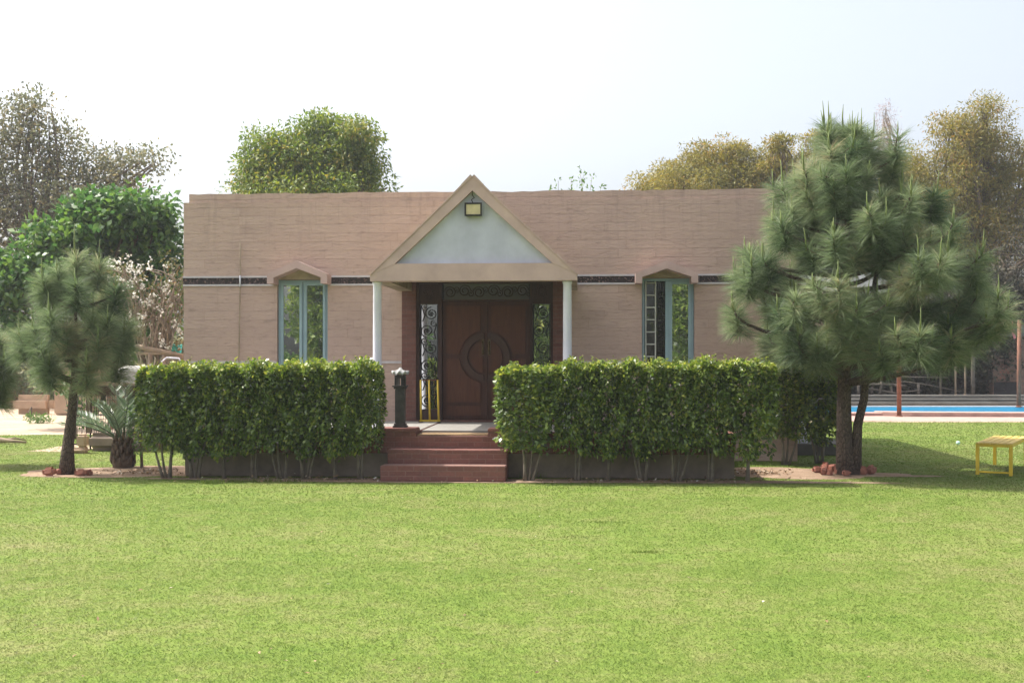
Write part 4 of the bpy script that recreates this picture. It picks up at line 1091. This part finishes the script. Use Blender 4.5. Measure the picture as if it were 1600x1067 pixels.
# ================================================================== LAWN GRASS
def grass():
    out = []
    def region(d0_, d1_, dens, h, wd, seed):
        rs = np.random.default_rng(seed)
        hw = d1_ * .455 + 1.6
        n_ = int(dens * (d1_ - d0_) * 2 * hw); y = rs.uniform(d0_, d1_, n_); x = rs.uniform(-hw, hw, n_)
        k = np.abs(x) < y * .455 + 1.5
        x, y = x[k], y[k]; m = np.ones(len(x), bool)
        for p in PATCH: m &= ~inside(p, x, y)
        m &= inside(LAWN, x, y + rs.normal(0, .12, len(y)))
        # house footprint and terrace
        u = (x - OX) * cT - (y - OY) * sT; w_ = (x - OX) * sT + (y - OY) * cT
        m &= ~((u > tu0 - .05) & (u < tu1 + .05) & (w_ > -3.05)); m &= ~((u > su0 - .02) & (u < su1 + .02) & (w_ > -3.62)); m &= ~((u > UL) & (w_ > -.05) & (u < UR + .02))
        x, y = x[m], y[m]; n_ = len(x)
        H = h * rs.uniform(.5, 1.3, n_); a = rs.random(n_) * 2 * np.pi; ln = rs.uniform(.8, 2.2, n_) * H
        W = wd * rs.uniform(.7, 1.3, n_); b2 = rs.random(n_) * np.pi
        P = np.stack([x, y, np.full(n_, -.006)], 1); S = np.stack([np.cos(b2), np.sin(b2), 0 * x], 1) * W[:, None]
        T = P + np.stack([np.cos(a) * ln, np.sin(a) * ln, H], 1)
        V = np.stack([P - S, P + S, T], 1)
        return V, np.clip(rs.normal(.5, .22, n_), 0, 1)
    for a in ((4.0, 6.5, 9000, .010, .0020, 1), (6.5, 9.5, 5200, .0105, .0027, 2), (9.5, 14, 2400, .012, .0040, 3), (14, 22, 1000, .015, .006, 4), (22, 32, 330, .02, .010, 5)):
        out.append(region(*a))
    # taller darker tufts and weeds
    rs = np.random.default_rng(77)
    for px, py, rx, ry, hh, nn in ((940, 815, .33, .10, .018, 160), (1007, 862, .14, .05, .026, 90), (900, 838, .22, .08, .016, 120), (800, 745, .10, .05, .15, 90), (640, 749, .3, .05, .06, 220), (1000, 746, .8, .05, .06, 300), (400, 752, .8, .06, .06, 350), (1300, 965, .5, .2, .02, 40), (330, 755, .2, .05, .07, 150), (835, 746, .2, .05, .09, 150)):
        D = gy(py); c = at(px, D); n_ = nn
        x = c.x + rs.normal(0, .5, n_) * rx; y = c.y + rs.normal(0, .5, n_) * ry
        H = hh * rs.uniform(.5, 1.3, n_); a = rs.random(n_) * 6.28; b2 = rs.random(n_) * 3.14
        P = np.stack([x, y, np.full(n_, -.006)], 1); S = np.stack([np.cos(b2), np.sin(b2), 0 * x], 1) * .004
        T = P + np.stack([np.cos(a) * H * .5, np.sin(a) * H * .5, H], 1)
        out.append((np.stack([P - S, P + S, T], 1), np.clip(rs.normal(.3, .12, n_), 0, 1)))
    V = np.concatenate([o[0] for o in out]).reshape(-1, 3); T = np.concatenate([o[1] for o in out])
    o = np_mesh("grass", V, np.arange(len(V)).reshape(-1, 3), m_blade, None, T)
    tag(o, "short mown green grass covering the lawn", "grass", kind="stuff")
grass()
# fallen leaves and scraps on the lawn
rs = np.random.default_rng(5); n_ = 260
y = rs.uniform(5, 26, n_); x = rs.uniform(-1, 1, n_) * (y * .45 + .5)
k = ~((y > 15.6) & (x > -5.0) & (x < 4.6)); x, y = x[k], y[k]
P = np.stack([x, y, np.full(len(x), .018)], 1)
V, F = leaf_quads(P, unit(np.stack([rs.normal(size=len(x)), rs.normal(size=len(x)), rs.uniform(-.05, .25, len(x))], 1)), rs.uniform(.02, .045, len(x)), .018, up=np.array([0, 0, 3.]), fold=.12)
m_litter = leafmat("leaf_litter", [(0, (.10, .06, .035)), (.6, (.26, .17, .09)), (.85, (.36, .28, .2)), (1, (.55, .52, .46))], .8, .1)
o = np_mesh("leaf_litter", V, F, m_litter, None, rs.random(len(x)) ** 1.5); tag(o, "dry fallen leaves and scraps scattered over the lawn", "leaf litter", kind="stuff")
# dry leaf heaps on the soil under the hedges
P = []
for cx, cy, rx, ry, k in ((-5.4, 16.9, .7, .35, 260), (3.6, 16.9, .45, .25, 220), (-2.5, 15.95, 2.6, .2, 220), (2, 15.75, 2, .2, 180)):
    P.append(np.stack([cx + rs.normal(0, .5, k) * rx, cy + rs.normal(0, .5, k) * ry, np.abs(rs.normal(0, .02, k)) + .01], 1))
P = np.concatenate(P)
V, F = leaf_quads(P, unit(rs.normal(size=P.shape) * [1, 1, .4]), rs.uniform(.03, .07, len(P)), .03, up=np.array([0, 0, 2.]), fold=.12)
o = np_mesh("leaf_litter", V, F, m_litter, None, rs.random(len(P))); tag(o, "dry brown leaves heaped on the bare soil under the hedges", "leaf litter", kind="stuff")

# ================================================================== SMALL THINGS ON THE LAWN
def lump(seed, sx, sy, sz, rough=.1):
    rs = random.Random(seed); bm = bmesh.new(); bmesh.ops.create_cube(bm, size=1)
    bmesh.ops.bevel(bm, geom=bm.edges[:], offset=.24, segments=3, affect='EDGES')
    for v in bm.verts: v.co = Vector((v.co.x * sx, v.co.y * sy, v.co.z * sz)) + Vector([rs.uniform(-1, 1) * rough * s * .5 for s in (sx, sy, sz)])
    me = bpy.data.meshes.new("brick"); bm.to_mesh(me); bm.free(); me.materials.append(m_terra); return me
BR = [lump(i, .14 + .02 * (i % 2), .11, .10 + .02 * (i % 3), .16) for i in range(5)]
def brick(px, py, i, rz, tilt, label, group, s=1.):
    D = gy(py); o = bpy.data.objects.new("broken_brick", BR[i % 5]); col.objects.link(o)
    p = at(px, D); o.location = (p.x, p.y, .045 * s); o.rotation_euler = (tilt, tilt * .6, rz); o.scale = (s, s, s)
    tag(o, label, "brick", group)
GR = "bricks ringed round the large pine"
for i, (px, py, s, lab) in enumerate([(1276, 738, 1., "leftmost broken red brick of the ring round the large pine's trunk"), (1287, 741, 1.0, None), (1290, 734, .95, None), (1302, 736, 1.1, None), (1310, 740, .9, None), (1322, 743, .85, None),
                                 (1342, 737, 1.1, None), (1348, 741, 1.0, None), (1361, 740, 1.25, "largest greyish pink lump at the right end of the ring round the large pine's trunk"), (1297, 742, .7, None)]):
    brick(px, py, i, i * 1.3, .15 * ((i % 3) - 1), lab or "broken red brick in the ring close around the large pine's trunk", GR, s)
GL = "bricks ringed round the small pine"
for i, (px, py, s, lab) in enumerate([(77, 743, 1.25, "large broken brick left of the small pine's trunk"), (92, 741, .8, None), (113, 740, .8, None), (127, 743, 1.0, "broken brick with an upright edge right of the small pine's trunk"), (139, 742, .8, None), (84, 739, .6, None)]):
    brick(px, py, i, i * 2.1, .2 * ((i % 3) - 1), lab or "small broken red brick close around the small pine's trunk", GL, s)
# yellow bench
bn = empty("bench", (6.76, 16.8, 0)); tag(bn, "low yellow metal bench with a slatted top on the lawn at the right edge", "bench")
A = Vector((0, 0, 0)); Lv = Vector((.93, 1.6, 0)); Pv = Vector((.43, -.25, 0)); Ll, Pl = Lv.length, Pv.length
ang = math.atan2(Lv.y, Lv.x); bn.rotation_euler.z = ang
bt_ = .024
for x in (bt_, Ll - bt_):
    for y_ in (-bt_, -Pl + bt_):
        MB().box(x - bt_, x + bt_, y_ - bt_, y_ + bt_, 0, .41).build("leg", m_yellow, bn, .004)
fm = MB(); fm.box(0, Ll, -2 * bt_, 0, .4101, .449).box(0, Ll, -Pl, -Pl + 2 * bt_, .4101, .449).box(0, 2 * bt_, -Pl + 2 * bt_ + .001, -2 * bt_ - .001, .41, .449).box(Ll - 2 * bt_, Ll, -Pl + 2 * bt_ + .001, -2 * bt_ - .001, .41, .449)
fm.build("frame", m_yellow, bn, .004)
MB().box(.012, .036, -Pl + 2 * bt_, -2 * bt_, .03, .055).build("stretcher", m_yellow, bn, .003)
sl = MB(); k = 5; sp_ = Pl / k
for i in range(k): sl.box(-.005, Ll + .005, -Pl + i * sp_ + .006, -Pl + (i + 1) * sp_ - .006, .4495, .468)
sl.build("slat_top", m_yellow2, bn, .004)
# small pale ball, fallen branch
o = MB().lathe([(.001, 0)] + [(.04 * math.sin(t), .04 - .04 * math.cos(t)) for t in np.linspace(.3, 2.8, 9)] + [(.001, .08)], 16).build("ball", plain("pale_mint_plastic", (.45, .65, .60), .5, bmp=0))
o.location = at(1497, gy(695)); tag(o, "small pale mint ball lying on the lawn left of the bench", "ball")
bc = empty("fallen_branch", at(-4, gy(693))); tag(bc, "dry fallen branch lying on the grass at the left edge", "branch")
MB().tube([(-.5, .1, .07), (-.1, 0, .08), (.25, -.05, .06), (.62, -.1, .035)], [.09, .075, .04, .02], 8).build("stem", m_log, bc)
MB().tube([(.1, -.02, .07), (.3, .12, .1), (.5, .2, .06)], [.03, .02, .012], 6).build("twig", m_log, bc)

# ================================================================== LEFT BACKGROUND: yard
D = 36
mw = empty("mud_wall", (0, 0, 0)); tag(mw, "low rounded mud wall in the dusty yard at the left", "wall")
x0, x1 = at(16, D).x, at(80, D).x; h = zy(617, D)
m = MB(); m.box(x0, x1, D, D + .5, 0, h); m.build("body", m_mud, mw, .18, 4)
o = MB().box(at(84, 35.6).x, at(140, 35.6).x, 35.6, 36.6, 0, zy(560, 35.6)).build("mud_pillar", m_mud, None, .05)
tag(o, "tall plain tan wall end behind the small pine's trunk", "wall")
D = 41
o = MB().box(at(-120, D).x, at(84, D).x, D, D + .35, 0, zy(590, D)).build("brick_wall", m_oldbrick, None, .02); tag(o, "dark old brick wall behind the mud wall at the left edge", "wall")
o = MB().box(at(-140, 43).x, at(46, 43).x, 43, 46, 0, zy(574, 43)).slab([(at(-140, 43).x - .2, 42.7), (at(46, 43).x + .3, 42.7), (at(46, 43).x + .3, 46.2), (at(-140, 43).x - .2, 46.2)], zy(574, 43) + .001, zy(566, 43)).build("brick_shed", m_oldbrick, None, .03); tag(o, "dark brick shed with a flat roof at the far left edge", "shed")
o = MB().tube([(0, 0, 0), (.03, 0, .12), (.06, 0, .26)], [.09, .06, .03], 7).build("stump", m_bark); o.location = at(46, 35.2); tag(o, "small dark stump at the foot of the mud wall", "stump")
# wire cage with a dark roof on a rough plinth
D0, D1 = 21.2, 23.4
cg = empty("animal_cage", at(176, D0)); tag(cg, "dark wire cage under a brown roof on a rough stone plinth left of the hedge", "cage")
ox = at(176, D0).x
def cx_(px): return at(px, D0).x - ox
m = MB(); m.box(cx_(133), cx_(240), 0, D1 - D0, 0, .33); m.build("plinth", m_cement, cg, .10, 3)
zr = zy(603, D0); m = MB()
m.box(cx_(137), cx_(240), -.06, D1 - D0, zr - .17, zr); m.build("roof", m_wooddark, cg, .01)
for px in (138, 186, 234):
    MB().box(cx_(px) - .035, cx_(px) + .035, 0, .07, .33, zr - .171).build("post", m_bark, cg)
    MB().box(cx_(px) - .035, cx_(px) + .035, D1 - D0 - .1, D1 - D0 - .03, .33, zr - .171).build("post", m_bark, cg)
m = MB()
for i in range(27):
    x = cx_(139) + (cx_(232) - cx_(139)) * i / 26; m.tube([(x, .03, .33), (x, .03, zr - .17)], .005, 4, False)
for i in range(10): z = .38 + i * .07; m.tube([(cx_(139), .035, z), (cx_(232), .035, z)], .004, 4, False)
m.build("wire_mesh", m_iron, cg)
MB().box(cx_(141), cx_(236), D1 - D0 - .03, D1 - D0, .33, zr - .171).build("dark_backing", m_dark, cg)  # near-black sheet stands in for the shade inside the cage
m = MB(); random.seed(4)
for i in range(16):
    x = random.uniform(cx_(140), cx_(232)); y_ = random.uniform(-.02, .6); s = random.uniform(.05, .13)
    m.box(x - s, x + s, y_ - s, y_ + s, zr + .002, zr + .03 + random.random() * .05, None)
o = m.build("debris", m_log, None, .012); o.location = at(176, D0); tag(o, "scraps of cloth and board lying on the cage roof", "debris")
# wire gate frame left of the cage
gt = empty("wire_gate", at(128, 21.6)); tag(gt, "thin dark wire gate between the small pine's trunk and the cage", "gate")
m = MB()
for x in (-.16, .16): m.tube([(x, 0, 0), (x, 0, 1.05)], .018, 6)
for z in (.1, .55, 1.0): m.tube([(-.16, 0, z), (.16, 0, z)], .014, 6)
for x in (-.08, 0, .08): m.tube([(x, 0, .1), (x, 0, 1.0)], .006, 5)
m.build("frame", m_iron, gt)
o = MB().box(-.14, .14, -.12, .12, 0, .10).box(-.05, .13, -.1, .1, .1001, .34).build("rubble", m_mud, None, .04, 3); o.location = at(126, 20.8); tag(o, "pale block of rubble at the foot of the cage's left corner", "rubble")
# grey rounded tank, log pergola, teal thing
tk = empty("water_tank", at(218, 24.0)); tag(tk, "grey round-topped tank behind the cage roof", "tank")
MB().box(-.55, .55, -.3, .6, 0, .93).build("stand", m_oldbrick, tk)
zt = zy(571, 24); MB().lathe([(.42, .931), (.44, 1.0), (.44, zt - .16), (.40, zt - .06), (.28, zt - .01), (.05, zt)], 28).build("body", m_tank, tk)
D = 24.6
pg = empty("log_pergola", at(250, D)); tag(pg, "rough pergola of bare pale logs beside the house's left corner", "pergola")
ox = at(250, D).x
def q(px, py, dy=0): return Vector((at(px, D).x - ox, dy, zy(py, D)))
for a, b_, r in (((212, 541), (286, 556), .055), ((228, 546), (286, 560), .04), ((216, 552), (276, 552), .035)):
    MB().tube(limb(q(*a), q(*b_), .02, 5), [r, r * .95, r, r * .9, r * .8], 8).build("beam", m_log, pg)
for px in (234, 256, 270):
    MB().tube([Vector((q(px, 600).x, 0, 0)), q(px, 550)], .04, 8).build("post", m_log, pg)
tb_ = empty("tube_frame", at(268, 23.8)); tag(tb_, "bent white tubular frame under the log pergola", "frame")
MB().tube([(-.2, 0, 0), (-.2, 0, zy(565, 23.8)), (-.1, 0, zy(559, 23.8)), (.15, 0, zy(560, 23.8)), (.22, 0, zy(568, 23.8)), (.22, 0, 0)], .022, 8).build("tube", m_white, tb_)
tl = empty("plastic_tarp", at(275, 26)); tag(tl, "scrap of teal plastic hung beside the house's left wall", "tarp")
zz = zy(540, 26)
MB().add([(-.14, 0, zz - .2), (-.03, .06, zz - .26), (.12, -.03, zz - .2), (.14, 0, zz + .02), (.02, .05, zz), (-.13, -.02, zz + .05), (-.14, .03, zz - .17), (-.03, .09, zz - .23), (.12, 0, zz - .17), (.14, .03, zz + .03), (.02, .08, zz + .01), (-.13, .01, zz + .06)],
    [(0, 1, 4, 5), (1, 2, 3, 4), (7, 6, 11, 10), (8, 7, 10, 9), (0, 6, 7, 1), (1, 7, 8, 2), (2, 8, 9, 3), (3, 9, 10, 4), (4, 10, 11, 5), (5, 11, 6, 0)]).build("sheet", m_teal, tl)
MB().tube([(0, .07, 0), (0, .07, zz - .23)], .02, 6).build("post", m_stick, tl)
# weeds in the dusty yard
tree("weed", "low green weed in the dusty yard beside the mud wall", "weed", at(58, 31), [(0, 0, .1, .45, .3, .1)], .05, .01, 30, .1, 20, .09, .3, m_shoot, m_bark, lobe_limbs=1)
tree("small_bush", "small yellow green bush behind the small pine's trunk", "bush", at(118, 24.5), [(0, 0, 1.2, .35, .3, .35), (.2, 0, .7, .3, .3, .4), (-.15, 0, 1., .25, .3, .2)], .6, .03, 60, .14, 18, .09, .5, m_shoot, m_bark, lobe_limbs=3)

# ================================================================== RIGHT BACKGROUND: pool
pl = empty("swimming_pool", (0, 0, 0)); tag(pl, "empty swimming pool painted light blue with a navy tile band, beyond the right lawn", "swimming pool")
zb_, dpt = -.012, -1.3
MB().add([(PX0, PY0, dpt), (PX1, PY0, dpt), (PX1, PY1, dpt), (PX0, PY1, dpt), (PX0, PY0, zb_), (PX1, PY0, zb_), (PX1, PY1, zb_), (PX0, PY1, zb_)],
         [(0, 1, 2, 3), (0, 4, 5, 1), (1, 5, 6, 2), (2, 6, 7, 3), (3, 7, 4, 0)]).build("basin", m_pool, pl)
MB().box(PX0 + .01, PX1 - .01, PY1 - .012, PY1 - .002, -.50, -.215).build("tile_band", m_navy, pl)
MB().box(PX0, PX1 + 1, PY1 + .001, PY1 + .22, -.011, .03).build("far_kerb", m_whitestrip, pl)
def yk(px, py): D = gy(py); return at(px, D)
# near kerb of brick, in two runs with a bevelled corner
ka = [yk(1288, 653), yk(1376, 653)]; 
kb_ = MB()
kb_.slab([(6.0, 35.0), (11.25, 35.0), (11.25, 35.8), (6.0, 35.8)], .0, .085)
kb_.slab([(11.251, 35.0), (12.0, 34.6), (24.0, 33.3), (40, 32.4), (40, 33.3), (24.0, 34.2), (12.2, 35.5), (11.251, 35.8)], .0, .12)
kb_.build("near_kerb", m_pave, pl, .01)
sheet("pool_path", [(5, 32.2), (9, 32.1), (11, 31.9), (45, 30.6), (45, 32.3), (24, 33.29), (12, 34.58), (11.2, 34.99), (5, 34.99)], .0, m_pave)
sheet("sand_strip", wobble([(5, 31.6), (11, 31.4), (45, 30.2), (45, 30.6), (11, 31.9), (5, 32.1)], .06, 14), -.0015, m_dust)
ts = MB()
for i, (y_, z0_, z1_) in enumerate(((42.5, -.011, .13), (43.1, -.011, .25), (43.7, -.011, .36))): ts.box(3, 40, y_, y_ + .599, z0_, z1_)
ts.box(3, 40, 44.3, 60, -.01, .34)
o = ts.build("concrete_terrace", m_grey, None, .015); tag(o, "long grey stepped concrete terrace along the far side of the pool", "terrace")
def post(name, label, px, D, top, r, mat, z0=0, group=None):
    o = MB().tube([(0, 0, z0 - .02), (random.uniform(-.02, .02), 0, zy(top, D))], [r, r * .9], 8)
    o.lathe([(r * 1.6, z0 - .01), (r * 1.6, z0 + .02), (r, z0 + .03)], 8)
    o = o.build(name, mat); p = at(px, D); o.location = (p.x, p.y, 0); tag(o, label, "post", group)
post("rusty_post", "rusty red post at the pool kerb, right of the large pine's trunk", 1405, 34.5, 440, .068, m_rust)
post("rusty_post", "rusty red post in front of the brick hut at the right edge", 1592, 42.0, 500, .08, m_rust)
post("rusty_post", "rusty brown post hidden beside the large pine's trunk beyond the pool", 1312, 42.2, 540, .13, m_rust)
for i, (px, t, lab) in enumerate([(1493, 520, "tallest pale bamboo pole in front of the dark bushes beyond the pool"), (1508, 540, "middle pale bamboo pole in front of the dark bushes beyond the pool"), (1520, 545, "grey concrete pole left of the brick hut"), (1470, 560, "thin grey pole left of the bamboo poles beyond the pool")]):
    post("bamboo_pole", lab, px, 45.2, t, .04 if i != 2 else .08, m_log if i < 2 else m_stick, .34, "poles beyond the pool")
sf = empty("stick_fence", at(1390, 45.5)); tag(sf, "ramshackle fence of dry grey sticks on the terrace behind the pool", "fence")
ox = at(1390, 45.5).x
def q2(px, py): return Vector((at(px, 45.5).x - ox, random.uniform(-.1, .1), zy(py, 45.5)))
for a, b_, r in (((1340, 600), (1416, 603), .05), ((1350, 606), (1404, 616), .045), ((1352, 622), (1386, 613), .045), ((1382, 588), (1480, 590), .03), ((1402, 613), (1440, 610), .03), ((1440, 568), (1466, 568), .03), ((1396, 600), (1330, 602), .04), ((1410, 596), (1500, 612), .025)):
    MB().tube(limb(q2(*a), q2(*b_), .03, 5), r, 6).build("rail", m_stick, sf)
for px, t, b2 in ((1366, 590, 1362), (1378, 588, 1374), (1352, 596, 1352), (1393, 600, 1393), (1436, 600, 1436), (1340, 590, 1341)):
    MB().tube([q2(b2, 623), q2(px, t)], .06, 6).build("upright", m_stick, sf)
# brick hut
D = 46.0
ht = empty("brick_hut", at(1570, D, .34)); tag(ht, "small weathered brick hut with one dark window at the right edge", "hut")
ox = at(1570, D).x; hx0, hx1 = at(1552, D).x - ox, at(1660, D).x - ox; hz = zy(526, D) - .34
wx0, wx1, wz0, wz1 = at(1563, D).x - ox, at(1577, D).x - ox, zy(561, D) - .34, zy(542, D) - .34
m = MB(); m.box(hx0, wx0, 0, 3, 0, hz); m.box(wx0, wx1, 0, 3, 0, wz0); m.box(wx0, wx1, 0, 3, wz1, hz); m.box(wx1, hx1, 0, 3, 0, hz)
m.build("wall", m_oldbrick, ht)
wo = MB().box(wx0, wx1, .06, .12, wz0, wz1).build("window", m_dark, ht)
m = MB()
for i in range(4): x = wx0 + (wx1 - wx0) * (i + .5) / 4; m.tube([(x, .03, wz0), (x, .03, wz1)], .012, 5)
m.build("window_bars", m_iron, wo)
rf = MB(); rf.prism([(hx0 - .5, hz + .001), (hx1, hz + .001), (hx1, hz + .95), (hx0 + .9, hz + .38), (hx0 - .5, hz + .14)], -.5, 3.2); rf.build("roof", m_grey, ht, .02)
lat = MB(); lx0, lz0 = at(1562, D).x - ox, zy(592, D) - .34
for i in range(5):
    for j in range(6):
        if (i + j) % 2 == 0: lat.box(lx0 + i * .075, lx0 + i * .075 + .07, -.02, -.001, lz0 + j * .11, lz0 + j * .11 + .09)
lat.build("brick_lattice", m_terra, ht)
MB().box(hx0 + .02, hx0 + .95, -.015, -.001, .0, .5).build("dark_base", plain("tar_stain", (.035, .03, .03), .9, var=.5, scale=3), ht)
o = MB().lathe([(.16, 0), (.16, .35), (.21, .4), (.12, .6), (.05, .75)], 10).build("chimney_pot", m_terra, ht); o.location = (at(1583, D).x - ox, .6, hz + .36)
cb = empty("cable", at(1580, 43)); tag(cb, "thin dark cable strung past the brick hut's roof", "cable")
MB().tube([(at(1540, 43).x - at(1580, 43).x, 0, zy(501, 43)), (0, 0, zy(502, 43)), (at(1700, 43).x - at(1580, 43).x, 0, zy(500, 43))], .022, 5).build("wire", m_iron, cb)
MB().tube([(at(1700, 43).x - at(1580, 43).x, 0, 0), (at(1700, 43).x - at(1580, 43).x, 0, zy(498, 43))], .06, 6).build("post", m_rust, cb)
pk = empty("pink_rag", at(1584, 42.9)); tag(pk, "pink rag hanging from the cable before the brick hut's roof", "rag")
za_ = zy(502, 42.9)
MB().add([(-.12, 0, za_ - .3), (.02, 0, za_ - .3), (.1, .03, za_ - .62), (.02, -.02, za_ - .66), (-.12, .03, za_ - .3), (.02, .03, za_ - .3), (.1, .06, za_ - .62), (.02, .01, za_ - .66)], [(0, 1, 2, 3), (7, 6, 5, 4), (0, 4, 5, 1), (1, 5, 6, 2), (2, 6, 7, 3), (3, 7, 4, 0)]).tube([(-.05, .01, za_ - .3), (-.05, .01, za_)], .01, 4).build("cloth", m_pink, pk)

# ================================================================== AIR
hz_m = bpy.data.materials.new("haze_air"); hz_m.use_nodes = True; n = hz_m.node_tree
n.nodes.remove(n.nodes["Principled BSDF"])
vol = N(n, "ShaderNodeVolumePrincipled"); vol.inputs['Color'].default_value = (.93, .95, 1, 1); vol.inputs['Density'].default_value = .0007; vol.inputs['Anisotropy'].default_value = .3
n.links.new(vol.outputs[0], n.nodes["Material Output"].inputs['Volume'])
o = MB().box(-90, 90, -45, 95, -3, 16).build("haze", hz_m); tag(o, kind='stuff')
